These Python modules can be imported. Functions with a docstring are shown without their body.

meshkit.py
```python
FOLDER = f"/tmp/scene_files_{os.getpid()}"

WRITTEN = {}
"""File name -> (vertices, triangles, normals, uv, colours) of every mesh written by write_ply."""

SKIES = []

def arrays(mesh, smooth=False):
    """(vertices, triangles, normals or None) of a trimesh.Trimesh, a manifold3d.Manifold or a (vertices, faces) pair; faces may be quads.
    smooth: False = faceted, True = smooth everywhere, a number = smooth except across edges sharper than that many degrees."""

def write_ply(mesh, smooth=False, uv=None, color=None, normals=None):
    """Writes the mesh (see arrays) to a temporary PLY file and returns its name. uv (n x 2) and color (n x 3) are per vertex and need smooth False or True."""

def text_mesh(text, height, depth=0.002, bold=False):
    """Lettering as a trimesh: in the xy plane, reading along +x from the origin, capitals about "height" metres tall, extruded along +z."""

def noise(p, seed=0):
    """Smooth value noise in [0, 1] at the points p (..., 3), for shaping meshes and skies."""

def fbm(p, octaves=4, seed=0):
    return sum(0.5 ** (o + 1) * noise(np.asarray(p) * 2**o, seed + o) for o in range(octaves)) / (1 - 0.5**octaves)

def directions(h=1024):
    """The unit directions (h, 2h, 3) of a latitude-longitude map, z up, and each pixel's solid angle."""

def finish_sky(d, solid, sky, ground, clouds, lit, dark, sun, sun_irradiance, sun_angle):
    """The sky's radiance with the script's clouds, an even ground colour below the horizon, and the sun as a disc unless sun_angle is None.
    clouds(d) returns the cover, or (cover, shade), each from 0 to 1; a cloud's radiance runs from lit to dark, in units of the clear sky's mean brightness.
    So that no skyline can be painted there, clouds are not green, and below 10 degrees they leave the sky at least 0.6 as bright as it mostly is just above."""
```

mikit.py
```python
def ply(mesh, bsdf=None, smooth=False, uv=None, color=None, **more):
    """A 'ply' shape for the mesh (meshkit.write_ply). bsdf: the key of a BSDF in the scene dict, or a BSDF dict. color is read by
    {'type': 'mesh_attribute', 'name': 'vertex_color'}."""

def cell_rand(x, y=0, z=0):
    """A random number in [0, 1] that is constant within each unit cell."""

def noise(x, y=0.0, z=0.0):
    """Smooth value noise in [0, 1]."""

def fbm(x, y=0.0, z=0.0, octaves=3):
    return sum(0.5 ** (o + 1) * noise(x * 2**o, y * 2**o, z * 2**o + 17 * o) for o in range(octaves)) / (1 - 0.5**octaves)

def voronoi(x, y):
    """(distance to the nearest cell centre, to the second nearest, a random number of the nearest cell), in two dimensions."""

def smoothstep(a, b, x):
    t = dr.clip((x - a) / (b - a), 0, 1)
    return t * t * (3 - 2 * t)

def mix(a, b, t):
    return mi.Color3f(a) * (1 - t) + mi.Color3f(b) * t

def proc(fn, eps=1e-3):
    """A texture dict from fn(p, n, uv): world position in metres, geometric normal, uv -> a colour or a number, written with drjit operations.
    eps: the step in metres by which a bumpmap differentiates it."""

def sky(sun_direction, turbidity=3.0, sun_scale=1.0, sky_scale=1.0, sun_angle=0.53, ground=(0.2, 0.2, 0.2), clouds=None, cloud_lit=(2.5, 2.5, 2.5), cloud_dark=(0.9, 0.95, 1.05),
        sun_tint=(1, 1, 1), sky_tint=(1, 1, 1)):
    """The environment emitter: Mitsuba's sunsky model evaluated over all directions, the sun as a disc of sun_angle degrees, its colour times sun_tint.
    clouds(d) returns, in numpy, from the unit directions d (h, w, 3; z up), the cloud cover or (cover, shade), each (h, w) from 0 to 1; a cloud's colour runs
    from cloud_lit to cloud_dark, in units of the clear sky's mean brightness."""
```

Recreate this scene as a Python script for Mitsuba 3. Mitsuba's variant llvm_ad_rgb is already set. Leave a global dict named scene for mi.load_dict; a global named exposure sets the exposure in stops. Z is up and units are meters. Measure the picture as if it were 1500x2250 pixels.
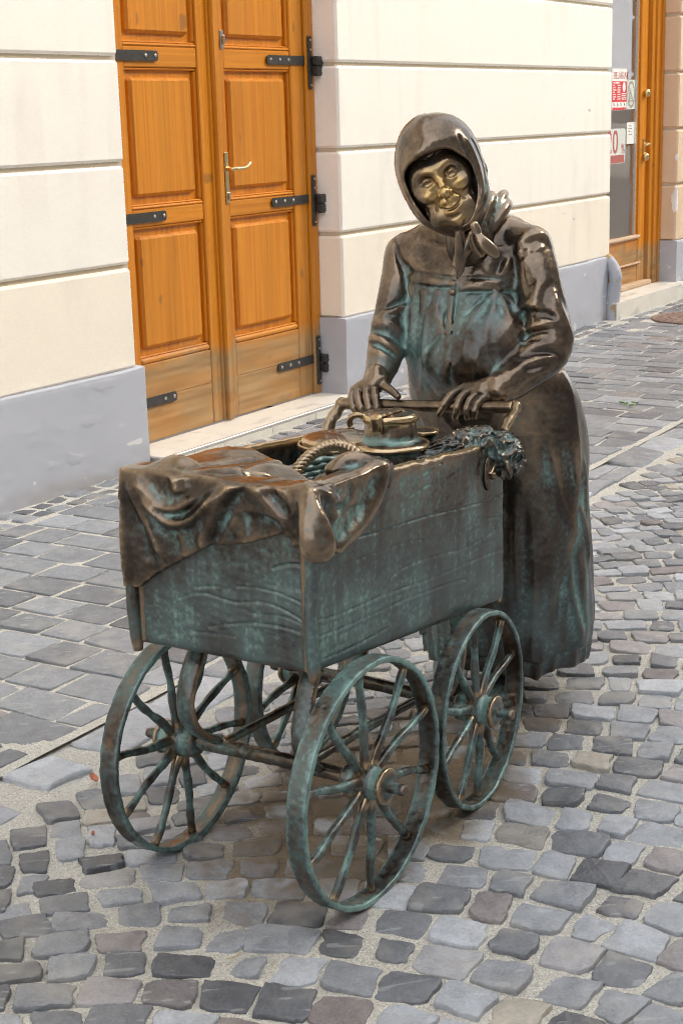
import math, numpy as np, trimesh, mitsuba as mi, drjit as dr, mikit, meshkit
from mikit import proc, noise, fbm, cell_rand, smoothstep, mix
T = mi.ScalarTransform4f
scene, labels = {}, {}

# ------------------------------------------------------------------ camera, sky, exposure
EYE = np.array([0.0, 0.0, 1.42])
FOC, PITCH, ROLL, YAW = 3402.78, 0.250612, -0.0279576, 0.556317
_fw = np.array([math.cos(YAW) * math.cos(PITCH), math.sin(YAW) * math.cos(PITCH), -math.sin(PITCH)])
_r0 = np.array([math.sin(YAW), -math.cos(YAW), 0.0])
_u0 = np.cross(_r0, _fw)
_up = -_r0 * math.sin(ROLL) + _u0 * math.cos(ROLL)
scene['camera'] = dict(type='perspective', fov=math.degrees(2 * math.atan(750 / FOC)), fov_axis='x', near_clip=0.05, far_clip=500.0,
                       to_world=T().look_at(origin=EYE.tolist(), target=(EYE + _fw).tolist(), up=_up.tolist()))
scene['sky'] = mikit.sky([0.62, -0.62, 0.62], turbidity=4, sun_scale=0.17, sky_scale=0.9, sun_angle=24, clouds=lambda d: (np.full(d.shape[:2], 1.0), 0.55 * meshkit.fbm(d * 3.1, 4, 5)),
                         cloud_lit=(1.35, 1.36, 1.38), cloud_dark=(0.62, 0.66, 0.72), sun_tint=(.90, .99, 1.13), sky_tint=(.925, 1.0, 1.09))
exposure = 4.06

# ------------------------------------------------------------------ helpers
def add(key, mesh, bsdf, smooth=False, uv=None, label=None, category=None, group=None, kind=None):
    k, n = key, 0
    while k in scene:
        n += 1
        k = f'{key}_{n:03d}'
    scene[k] = mikit.ply(mesh, bsdf, smooth=smooth, uv=uv)
    tag(k, label, category, group, kind)
    return k

def tag(k, label=None, category=None, group=None, kind=None):
    d = {a: b for a, b in (('label', label), ('category', category), ('group', group), ('kind', kind)) if b}
    if d:
        labels[k] = d

def cat(ms):
    return trimesh.util.concatenate(ms)

_hull = {}
def bbox(x0, x1, y0, y1, z0, z1, b=0.004):
    """A box with chamfered edges."""
    lo, hi = np.array([x0, y0, z0], float), np.array([x1, y1, z1], float)
    s = hi - lo
    b = min(b, 0.45 * s.min())
    pts, sg = [], []
    for i in range(8):
        c = np.array([(i >> k) & 1 for k in range(3)], float)
        for a in range(3):
            off = np.full(3, b)
            off[a] = 0
            pts.append(np.where(c > 0, hi - off, lo + off))
    pts = np.array(pts)
    if 'f' not in _hull:
        q = np.array([[np.where(((i >> k) & 1) > 0, 1 - (0 if a == k else .1), (0 if a == k else .1)) for k in range(3)] for i in range(8) for a in range(3)], float)
        h = trimesh.convex.convex_hull(trimesh.Trimesh(q, [[0, 1, 2]], process=False))
        from scipy.spatial import cKDTree
        m = cKDTree(q).query(h.vertices)[1]
        _hull['f'] = m[h.faces]
    return trimesh.Trimesh(pts, _hull['f'], process=False)

def tube(points, radii, sides=12, cap=True, flat=1.0, ref=None):
    """A tube along points; flat scales the second axis of its section; ref fixes the first axis."""
    p = np.asarray(points, float)
    r = np.broadcast_to(np.asarray(radii, float), (len(p),))
    t = np.gradient(p, axis=0)
    t /= np.linalg.norm(t, axis=1, keepdims=True) + 1e-12
    a = np.zeros_like(p)
    prev = np.array(ref if ref is not None else ([0, 0, 1.0] if abs(t[0, 2]) < .9 else [1.0, 0, 0]), float)
    for i in range(len(p)):
        v = prev - t[i] * (prev @ t[i])
        a[i] = v / (np.linalg.norm(v) + 1e-12)
        prev = a[i]
    b = np.cross(t, a)
    an = np.arange(sides) * 2 * np.pi / sides
    v = p[:, None] + r[:, None, None] * (np.cos(an)[None, :, None] * a[:, None] + flat * np.sin(an)[None, :, None] * b[:, None])
    v = v.reshape(-1, 3)
    f = []
    n = len(p)
    i, j = np.meshgrid(np.arange(n - 1), np.arange(sides), indexing='ij')
    q = np.stack([i * sides + j, i * sides + (j + 1) % sides, (i + 1) * sides + (j + 1) % sides, (i + 1) * sides + j], -1).reshape(-1, 4)
    f = np.vstack([q[:, [0, 1, 2]], q[:, [0, 2, 3]]])
    if cap:
        v = np.vstack([v, p[0], p[-1]])
        k = np.arange(sides)
        f = np.vstack([f, np.stack([np.full(sides, n * sides), (k + 1) % sides, k], 1), np.stack([np.full(sides, n * sides + 1), (n - 1) * sides + k, (n - 1) * sides + (k + 1) % sides], 1)])
    return trimesh.Trimesh(v, f, process=False)

def lathe(prof, center, sides=48, axis=None):
    """Revolve (r, z) about the vertical through center."""
    an = np.arange(sides) * 2 * np.pi / sides
    prof = np.asarray(prof, float)
    v = np.stack([prof[:, None, 0] * np.cos(an), prof[:, None, 0] * np.sin(an), np.repeat(prof[:, 1:2], sides, 1)], -1).reshape(-1, 3)
    n = len(prof)
    i, j = np.meshgrid(np.arange(n - 1), np.arange(sides), indexing='ij')
    q = np.stack([i * sides + j, i * sides + (j + 1) % sides, (i + 1) * sides + (j + 1) % sides, (i + 1) * sides + j], -1).reshape(-1, 4)
    f = np.vstack([q[:, [0, 1, 2]], q[:, [0, 2, 3]]])
    if axis is not None:
        v = v @ np.asarray(axis).T
    return trimesh.Trimesh(v + np.asarray(center), f, process=True)

def spline(pts, n=40):
    from scipy.interpolate import CubicSpline
    p = np.asarray(pts, float)
    if len(p) == 2:
        return p[0] + (p[1] - p[0]) * np.linspace(0, 1, n)[:, None]
    s = np.r_[0, np.cumsum(np.linalg.norm(np.diff(p[:, :3], axis=0), axis=1) ** .7)]
    return CubicSpline(s / s[-1], p, axis=0)(np.linspace(0, 1, n))

def grid_mesh(P):
    """(n, m, 3) points to a mesh."""
    n, m = P.shape[:2]
    i, j = np.meshgrid(np.arange(n - 1), np.arange(m - 1), indexing='ij')
    q = np.stack([i * m + j, (i + 1) * m + j, (i + 1) * m + j + 1, i * m + j + 1], -1).reshape(-1, 4)
    return trimesh.Trimesh(P.reshape(-1, 3), np.vstack([q[:, [0, 1, 2]], q[:, [0, 2, 3]]]), process=False)

# ------------------------------------------------------------------ materials
def rgb(*c):
    return {'type': 'rgb', 'value': list(c)}

def P(name, base, rough=0.6, bump=None, eps=1e-3, **more):
    b = dict(type='principled', base_color=base, roughness=rough, **more)
    if bump is not None:
        b = dict(type='bumpmap', arbitrary=proc(bump, eps), scale=1.0, bsdf=b)
    scene[name] = dict(type='twosided', bsdf=b)

def plaster_bump(p, n, uv):
    return 0.0022 * fbm(p.x * 6, p.y * 6, p.z * 6, 3) + 0.0006 * noise(p.x * 60, p.y * 60, p.z * 60)

def blob(a, b, ca, cb, ra, rb):
    return dr.sqrt(dr.square((a - ca) / ra) + dr.square((b - cb) / rb))

def wall_col(p, n, uv):
    v = fbm(p.x * 2.3, p.y * 2.3, p.z * 2.3, 4)
    low = smoothstep(0.87, 0.85, p.z)
    c = mix((.82, .79, .735), (.845, .82, .77), v)
    c = mix(c, mix((.80, .735, .625), (.825, .76, .65), v), low * 0.85)
    far = smoothstep(11.2, 11.4, p.x)
    c = mix(c, mix((.66, .50, .35), (.72, .55, .39), v), far)
    # peeled plaster at the far jamb, chips along the left wall
    wob = 0.35 * noise(p.x * 31, p.y * 31, p.z * 31) + .2 * noise(p.x * 90, p.y * 90, p.z * 90)
    s = p.x + p.y * 1.0
    d1 = blob(s, p.z, 15.50, .745, .062, .13) + wob
    d2 = blob(s, p.z, 15.47, 1.05, .07, .075) + wob
    peel = dr.maximum(smoothstep(1.06, 1.0, d1), smoothstep(1.06, 1.0, d2)) * far
    c = mix(c, (.80, .79, .77), peel)
    chip = smoothstep(.80, .84, noise(p.x * 26, p.y * 26, p.z * 34)) * smoothstep(.05, .0, dr.abs(p.z - .765)) * smoothstep(4.75, 4.6, p.x)
    c = mix(c, (.84, .83, .80), chip)
    dirt = smoothstep(.60, .85, fbm(p.x * 4.1 + 9, p.y * 4, p.z * 1.2, 4))
    c = c * (1 - .10 * dirt)
    run = smoothstep(.58, .80, noise(p.x * 23 + p.y * 9, p.y * 11, p.z * .9)) * smoothstep(.35, .7, fbm(p.x * 3, p.y * 3, p.z * 2.2, 3))
    c = c * mi.Color3f(1 - .04 * run, 1 - .045 * run, 1 - .055 * run)
    c = c * (.97 + .06 * noise(p.x * 140, p.y * 140, p.z * 140))
    mark = smoothstep(.90, .94, noise(p.x * 7 + p.z * 2, p.y * 7, p.z * 22 + 3)) * smoothstep(9.2, 9.6, p.x) * smoothstep(11.3, 11.2, p.x)
    return mix(c, (.30, .28, .25), mark * .5)

def plinth_col(p, n, uv):
    v = fbm(p.x * 3, p.y * 3, p.z * 3, 4)
    c = mix((.385, .405, .46), (.44, .46, .515), v)
    damp = smoothstep(.13, .0, p.z + .05 * (fbm(p.x * 13, p.y * 13, 0., 3) - .5)) * smoothstep(.3, .7, fbm(p.x * 5, p.y * 5, p.z * 9, 3))
    c = mix(c, (.27, .26, .25), damp * .70)
    chips = smoothstep(.89, .92, noise(p.x * 17 + 3, p.y * 17, p.z * 23))
    blister = smoothstep(.72, .78, fbm(p.x * 14, p.y * 14, p.z * 14, 3)) * smoothstep(8.6, 9.1, p.x)
    return mix(c, (.66, .66, .66), dr.maximum(chips * smoothstep(.25, .12, p.z) * .8, blister * .6))

def plinth_bump(p, n, uv):
    return 0.0025 * fbm(p.x * 7, p.y * 7, p.z * 7, 4) + 0.0025 * smoothstep(.55, .75, fbm(p.x * 13 + 2, p.y * 13, p.z * 15, 3))

P('m_wall', proc(wall_col), .85, plaster_bump, 2e-3)
P('m_plinth', proc(plinth_col), .62, plinth_bump, 2e-3)
P('m_groove', rgb(.50, .44, .35), .9)

def wood(vertical):
    def col(p, n, uv):
        s, t = (p.x, p.z) if vertical else (p.z, p.x)
        board = cell_rand(dr.floor(s * 11.3 + p.y * 7.0 + uv.x * 37), uv.y * 61)
        g = noise(s * 95 + 5 * board, p.y * 90, t * 2.1) * .5 + noise(s * 310, p.y * 210, t * 4.5) * .3 + .2 * fbm(s * 30, p.y * 30, t * 1.7, 3)
        c = mix((.50, .168, .007), (.60, .228, .013), smoothstep(.25, .75, g))
        c = mix(c, (.47, .17, .014), .40 * smoothstep(.62, .8, g))
        c = c * (.90 + .18 * board)
        knot = smoothstep(.93, .97, noise(s * 17, p.y * 9, t * 6 + 31))
        c = mix(c, (.22, .10, .03), knot * .6)
        # weathering: varnish gone in the bottom half metre
        w = smoothstep(.46, .36, p.z + .10 * (fbm(p.x * 9, p.y * 9, p.z * 5, 3) - .5)) * (0.72 + .28 * smoothstep(.3, .7, fbm(p.x * 4.5, p.y * 5, p.z * 14, 4)))
        gw = noise(s * 60, p.y * 60, t * 3.5)
        bare = mix((.27, .150, .058), (.41, .265, .125), gw)
        bare = mix(bare, (.20, .115, .052), .6 * smoothstep(.6, .8, fbm(p.x * 6 + 7, p.y * 6, p.z * 12, 3)))
        return mix(c, bare, w)
    return col

def wood_rough(p, n, uv):
    w = smoothstep(.44, .33, p.z)
    return .33 + .35 * w + .1 * noise(p.x * 20, p.y * 20, p.z * 3)

def wood_bump(p, n, uv):
    return 0.0004 * noise(p.x * 120, p.y * 120, p.z * 4) + 0.0006 * fbm(p.x * 7, p.y * 7, p.z * 1.4, 2)

P('m_wood_v', proc(wood(True)), proc(wood_rough), wood_bump)
P('m_wood_h', proc(wood(False)), proc(wood_rough))
P('m_wood_edge', rgb(.50, .36, .24), .7)
P('m_iron', proc(lambda p, n, uv: mix((.018, .018, .019), (.05, .047, .045), fbm(p.x * 40, p.y * 40, p.z * 40, 3))), .42,
  lambda p, n, uv: .0012 * fbm(p.x * 70, p.y * 70, p.z * 70, 2))
P('m_rivet', rgb(.55, .52, .47), .35, metallic=1.0)
P('m_brass', rgb(.72, .58, .30), .28, metallic=1.0)
P('m_steel', rgb(.62, .61, .58), .28, metallic=1.0)
P('m_tile', proc(lambda p, n, uv: mix((.62, .60, .54), (.70, .68, .62), fbm(p.x * 9 + uv.x * 7, p.y * 9, p.z * 9, 3)) * (1 - .25 * smoothstep(.55, .8, fbm(p.x * 5, p.y * 14, p.z * 8, 4)))), .38)
P('m_grout', rgb(.33, .30, .26), .9)
P('m_alu', rgb(.72, .72, .71), .35, metallic=.9)
P('m_pipe', proc(lambda p, n, uv: mix(mix((.36, .37, .42), (.44, .45, .50), fbm(p.x * 12, p.y * 12, p.z * 12, 3)), (.42, .28, .12), smoothstep(.76, .80, noise(p.x * 23, p.y * 23, p.z * 11 + 4)))), .55, plinth_bump)
P('m_dark', rgb(.10, .085, .07), .8)
P('m_shop_floor', rgb(.30, .24, .18), .6)
P('m_shop_wall', rgb(.60, .47, .33), .8)
P('m_coat', rgb(.66, .62, .55), .8)
scene['m_glass'] = dict(type='thindielectric', int_ior=1.52)

def stone_col(p, n, uv):
    v = fbm(p.x * 34, p.y * 34, p.z * 34, 4)
    f = noise(p.x * 260, p.y * 260, p.z * 260)
    t = uv.x
    c = mix((.080, .085, .097), (.370, .393, .432), t)
    c = mix(c, (.31, .285, .245), smoothstep(.975, .985, uv.y))
    c = mix(c, (.20, .165, .16), .6 * smoothstep(.80, .88, uv.y) * smoothstep(.93, .90, uv.y))
    c = c * (.60 + .56 * v + .30 * f)
    scratch = smoothstep(.80, .88, noise(p.x * 75 + p.y * 60, p.y * 21 - p.x * 14, uv.y * 50))
    c = mix(c, (.40, .41, .42), scratch * .28)
    dust = smoothstep(.50, .85, fbm(p.x * 11 + 3, p.y * 11, 0.0, 4))
    c = mix(c, (.34, .325, .295), dust * .38)
    soil_shade = smoothstep(1.05, .5, blob(p.x, p.y, 2.72, 1.57, .70, .31) + .6 * (fbm(p.x * 9, p.y * 9, 0., 3) - .5))  # soil on the stones, strengthened to paint the shade below the cart
    return mix(c, (.13, .095, .06), soil_shade * smoothstep(.25, .55, fbm(p.x * 17, p.y * 17, 0., 3)) * .88)

def stone_bump(p, n, uv):
    return .0046 * fbm(p.x * 42, p.y * 42, p.z * 42, 4) + .0012 * noise(p.x * 210, p.y * 210, p.z * 210)

def sand_col(p, n, uv):
    v = fbm(p.x * 4, p.y * 4, 0., 4)
    f = noise(p.x * 330, p.y * 330, p.z * 330)
    c = mix((.34, .325, .285), (.47, .455, .415), v) * (.72 + .5 * f)
    grain = cell_rand(dr.floor(p.x * 420), dr.floor(p.y * 420))
    c = mix(c, (.62, .60, .55), smoothstep(.93, .95, grain) * .7)
    c = mix(c, (.12, .10, .08), smoothstep(.06, .04, grain) * .6)
    # dark loose soil under the cart, spread and darkened to deepen the cart shadow
    soil_shade = smoothstep(1.05, .5, blob(p.x, p.y, 2.72, 1.57, .70, .31) + .6 * (fbm(p.x * 9, p.y * 9, 0., 3) - .5))
    c = mix(c, mix((.075, .052, .032), (.16, .115, .07), f), soil_shade * .92)
    return c

def sand_bump(p, n, uv):
    return .004 * fbm(p.x * 90, p.y * 90, p.z * 90, 3)

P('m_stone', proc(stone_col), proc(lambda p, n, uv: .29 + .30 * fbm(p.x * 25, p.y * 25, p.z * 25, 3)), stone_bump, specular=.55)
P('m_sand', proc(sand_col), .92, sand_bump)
P('m_ground', rgb(.26, .25, .235), .9)
P('m_cast', proc(lambda p, n, uv: mix((.16, .105, .085), (.27, .19, .16), fbm(p.x * 30, p.y * 30, p.z * 30, 3))), .6, metallic=.3)
P('m_leaf_dry', rgb(.42, .15, .09), .7)
P('m_leaf_green', rgb(.11, .22, .045), .6)
P('m_straw', rgb(.55, .42, .22), .7)
P('m_white', rgb(.80, .80, .79), .5)
P('m_red', rgb(.62, .045, .05), .5)
P('m_redtext', rgb(.42, .12, .11), .5)
P('m_grey_print', rgb(.33, .32, .27), .5)
P('m_pale', rgb(.62, .67, .64), .45)
P('m_ink', rgb(.14, .13, .13), .6)
P('m_yellow', rgb(.66, .58, .12), .6)
P('m_opposite', rgb(.28, .26, .235), .85)
P('m_window', rgb(.02, .022, .025), .06, specular=.6)
# ------------------------------------------------------------------ measured points of the sculpture, in metres
W = {
'side_lines': [[(2.1693,1.405,0.5637),(2.275,1.405,0.5505),(2.4242,1.405,0.5423),(2.5532,1.405,0.5285),(2.6924,1.405,0.5194),(2.9158,1.405,0.503)],[(2.172,1.405,0.5326),(2.2928,1.405,0.5217),(2.4231,1.405,0.5155),(2.5979,1.405,0.502),(2.7407,1.405,0.4829)],[(2.2607,1.405,0.6419),(2.3767,1.405,0.6324),(2.4799,1.405,0.6248),(2.5558,1.405,0.614)],[(2.2722,1.405,0.6846),(2.4186,1.405,0.6641),(2.5348,1.405,0.6521)],[(2.9161,1.405,0.6254),(2.7411,1.405,0.6374),(2.5607,1.405,0.6578),(2.4274,1.405,0.6681),(2.3196,1.405,0.6788)],[(2.5284,1.405,0.7367),(2.5986,1.405,0.7471),(2.6424,1.405,0.751)],[(2.5708,1.405,0.6848),(2.6512,1.405,0.7149),(2.7143,1.405,0.7232)],[(2.1785,1.405,0.4873),(2.3101,1.405,0.4769),(2.4112,1.405,0.4764)],[(2.4721,1.405,0.7028),(2.5258,1.405,0.713),(2.5997,1.405,0.7177)],[(2.6725,1.405,0.5237),(2.7748,1.405,0.5359),(2.9046,1.405,0.5332)],[(2.4322,1.405,0.5698),(2.5583,1.405,0.5727),(2.7336,1.405,0.5513),(2.9047,1.405,0.5636)],[(2.6937,1.405,0.5854),(2.7965,1.405,0.5895),(2.9048,1.405,0.5787)]],
'front_lines': [[(2.153,1.695,0.5672),(2.153,1.6074,0.5823),(2.153,1.5654,0.578),(2.153,1.5057,0.5865),(2.153,1.4314,0.5671),(2.153,1.4146,0.5596)],[(2.153,1.6294,0.5217),(2.153,1.5017,0.5464),(2.153,1.4324,0.5417)],[(2.153,1.6558,0.5945),(2.153,1.6042,0.6034)],[(2.153,1.7583,0.4823),(2.153,1.6719,0.5046),(2.153,1.5689,0.5119)],[(2.153,1.4833,0.6518),(2.153,1.4444,0.6651),(2.153,1.4162,0.6647)],[(2.153,1.5638,0.6072),(2.153,1.4852,0.6097),(2.153,1.4189,0.594)],[(2.153,1.5266,0.5614),(2.153,1.4678,0.5659),(2.153,1.4204,0.5553)]],
'cloth_folds': [([(2.135,1.7901,0.7959),(2.135,1.8002,0.7238),(2.135,1.8014,0.6517),(2.135,1.8021,0.5861)],0.01,0.012,),([(2.135,1.7789,0.7987),(2.135,1.7545,0.7466),(2.135,1.7278,0.6965),(2.135,1.7081,0.6384)],0.017,0.015,),([(2.135,1.7673,0.8003),(2.135,1.7339,0.7697),(2.135,1.7042,0.7491),(2.135,1.6756,0.7455),(2.135,1.6464,0.7554),(2.135,1.6084,0.786)],0.019,0.013,),([(2.135,1.7447,0.7644),(2.135,1.7152,0.7395),(2.135,1.6894,0.7236),(2.135,1.6649,0.7213),(2.135,1.6358,0.7314),(2.135,1.5959,0.7625),(2.135,1.5605,0.7959)],0.023,0.014,),([(2.135,1.7458,0.7787),(2.135,1.7125,0.7482),(2.135,1.6793,0.7358),(2.135,1.643,0.7457),(2.135,1.6114,0.7691)],-0.009,0.008,),([(2.135,1.6699,0.8306),(2.135,1.6637,0.802),(2.135,1.6574,0.7743)],0.022,0.018,),([(2.135,1.4911,0.8351),(2.135,1.5206,0.8161),(2.135,1.5534,0.7835),(2.135,1.5813,0.7409),(2.135,1.608,0.6926),(2.135,1.6278,0.6648)],0.027,0.026,),([(2.135,1.5096,0.8075),(2.135,1.5445,0.768),(2.135,1.5744,0.7234),(2.135,1.6009,0.6783)],-0.013,0.01,),([(2.135,1.7589,0.7158),(2.135,1.7536,0.6733),(2.135,1.744,0.6311)],-0.007,0.014,),([(2.135,1.666,0.7051),(2.135,1.6597,0.6762),(2.135,1.6572,0.6509)],0.008,0.016,),([(2.135,1.4978,0.811),(2.135,1.4718,0.7803),(2.135,1.4457,0.7564),(2.135,1.4234,0.7356)],0.014,0.018,),([(2.135,1.4548,0.8119),(2.135,1.425,0.7886),(2.135,1.411,0.757)],0.013,0.012,),([(2.135,1.4747,0.8033),(2.135,1.4485,0.7794),(2.135,1.4263,0.7586)],-0.006,0.01,),([(2.135,1.5491,0.7448),(2.135,1.5266,0.7133),(2.135,1.5117,0.6912)],0.006,0.02,)],
'cloth_hem': [(2.135,1.8212,0.5785),(2.135,1.807,0.5787),(2.135,1.7799,0.5789),(2.135,1.7347,0.6131),(2.135,1.6804,0.6436),(2.135,1.6274,0.6717),(2.135,1.5963,0.6882),(2.135,1.5665,0.6876),(2.135,1.5268,0.6966),(2.135,1.4682,0.7161),(2.135,1.4204,0.7339),(2.135,1.3739,0.7434)],
'cloth_side_hem': [(2.1293,1.39,0.7067),(2.2138,1.39,0.6853),(2.2561,1.39,0.6997),(2.3126,1.39,0.7239),(2.3545,1.39,0.7526),(2.3803,1.39,0.7768),(2.3975,1.39,0.7903),(2.4032,1.39,0.8062)],
'cloth_roll': [(2.2103,1.384,0.6869),(2.2573,1.384,0.7026),(2.3024,1.384,0.7228),(2.3393,1.384,0.7524),(2.3602,1.384,0.7817),(2.3641,1.384,0.7978)],
'cloth_side_folds': [([(2.1527,1.38,0.8206),(2.1692,1.38,0.7923),(2.1889,1.38,0.7628),(2.2063,1.38,0.7403)],0.014,0.012,),([(2.1606,1.38,0.8008),(2.1839,1.38,0.7823),(2.2082,1.38,0.7752),(2.2367,1.38,0.7823)],0.01,0.009,),([(2.1718,1.38,0.785),(2.1922,1.38,0.7664),(2.2135,1.38,0.7588),(2.2358,1.38,0.7639)],-0.008,0.008,),([(2.2472,1.38,0.802),(2.2492,1.38,0.7778),(2.2291,1.38,0.7552),(2.2031,1.38,0.7377)],-0.006,0.008,)],
'cloth_tail': [(2.1397,1.4004,0.8016),(2.1159,1.377,0.7754),(2.1073,1.3635,0.7473),(2.1053,1.3578,0.7208)],
'spring_l': [(2.2413,1.72,0.4473),(2.2253,1.72,0.4294),(2.2004,1.72,0.3915),(2.1849,1.72,0.3443),(2.1931,1.72,0.3062),(2.2264,1.72,0.2678),(2.2942,1.72,0.2313)],
'spring_r': [(2.2536,1.47,0.4346),(2.2337,1.47,0.4146),(2.2099,1.47,0.3518),(2.2021,1.47,0.301),(2.2424,1.47,0.2448),(2.321,1.47,0.2002)],
'arm_r': [(2.9812,1.4123,0.8154),(2.9773,1.4041,0.8057),(2.9732,1.4053,0.7945),(2.9662,1.4117,0.7843),(2.9546,1.4147,0.7723),(2.9435,1.4159,0.7583),(2.9159,1.4101,0.7354),(2.8644,1.4011,0.7071),(2.8295,1.3978,0.6854)],
'arm_l': [(2.9762,1.8276,0.7886),(2.972,1.84,0.7799),(2.9638,1.8464,0.7661),(2.9509,1.8511,0.7532),(2.9341,1.8509,0.7372),(2.8993,1.8385,0.7173),(2.8512,1.8226,0.6863)],
'plate_r': [(2.8421,1.405,0.6869)],
'torso': [[0.66,3.31,1.60401,0.18,0.22332],[0.74,3.275,1.60874,0.17,0.20047],[0.8,3.245,1.62119,0.16,0.17088],[0.87,3.22,1.63318,0.148,0.14776],[0.95,3.205,1.63204,0.132,0.1481],[1.02,3.2,1.63086,0.12,0.15595],[1.08,3.2,1.62836,0.108,0.15492],[1.125,3.205,1.62259,0.09,0.13476]],
'skirt': [[0.152,3.335,1.59507,0.175,0.2122],[0.19,3.335,1.59419,0.176,0.21942],[0.25,3.335,1.59744,0.176,0.22194],[0.36,3.33,1.60135,0.174,0.2231],[0.5,3.32,1.60716,0.172,0.22684],[0.6,3.315,1.60595,0.172,0.22874],[0.68,3.305,1.60445,0.17,0.22459],[0.74,3.285,1.60264,0.165,0.2145],[0.79,3.265,1.60081,0.155,0.20306],[0.84,3.25,1.60784,0.135,0.18602]],
'underskirt': [[0.105,3.335,1.59645,0.16,0.20502],[0.13,3.335,1.59576,0.165,0.20707],[0.17,3.335,1.59395,0.165,0.20838]],
'arm_near': [(3.1996,1.4735,1.1216),(3.1811,1.4482,1.0686),(3.1586,1.42,0.9965),(3.1439,1.401,0.9285),(3.1289,1.4017,0.9003),(3.0849,1.4198,0.8723),(3.0468,1.4402,0.8487),(3.0186,1.4551,0.8382)],
'arm_near_r': [0.046,0.049,0.049,0.051,0.05,0.043,0.038,0.034],
'arm_far': [(3.1736,1.7794,1.102),(3.1393,1.781,1.0319),(3.1009,1.78,0.9627),(3.0737,1.7754,0.9034),(3.0436,1.7736,0.8604),(3.0195,1.7721,0.8379)],
'arm_far_r': [0.04,0.043,0.04,0.043,0.036,0.028],
'should': [[(3.1825,1.595,1.1542),(3.2128,1.5415,1.1446),(3.2135,1.4799,1.1203)],[(3.1941,1.6472,1.1392),(3.1805,1.7227,1.1287),(3.1736,1.7794,1.102)]],
'back': (3.2845,1.6109,1.1222),
'bust': [(3.0622,1.5249,0.9333),(3.0866,1.6808,0.9325),(3.0324,1.5663,0.8795)],
'head_O': (2.9952,1.5915,1.2838),
'head_M': [(0.4477,-0.145,-0.8824),(-0.8101,0.3521,-0.4689),(0.3787,0.9247,0.0401)],
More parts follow.
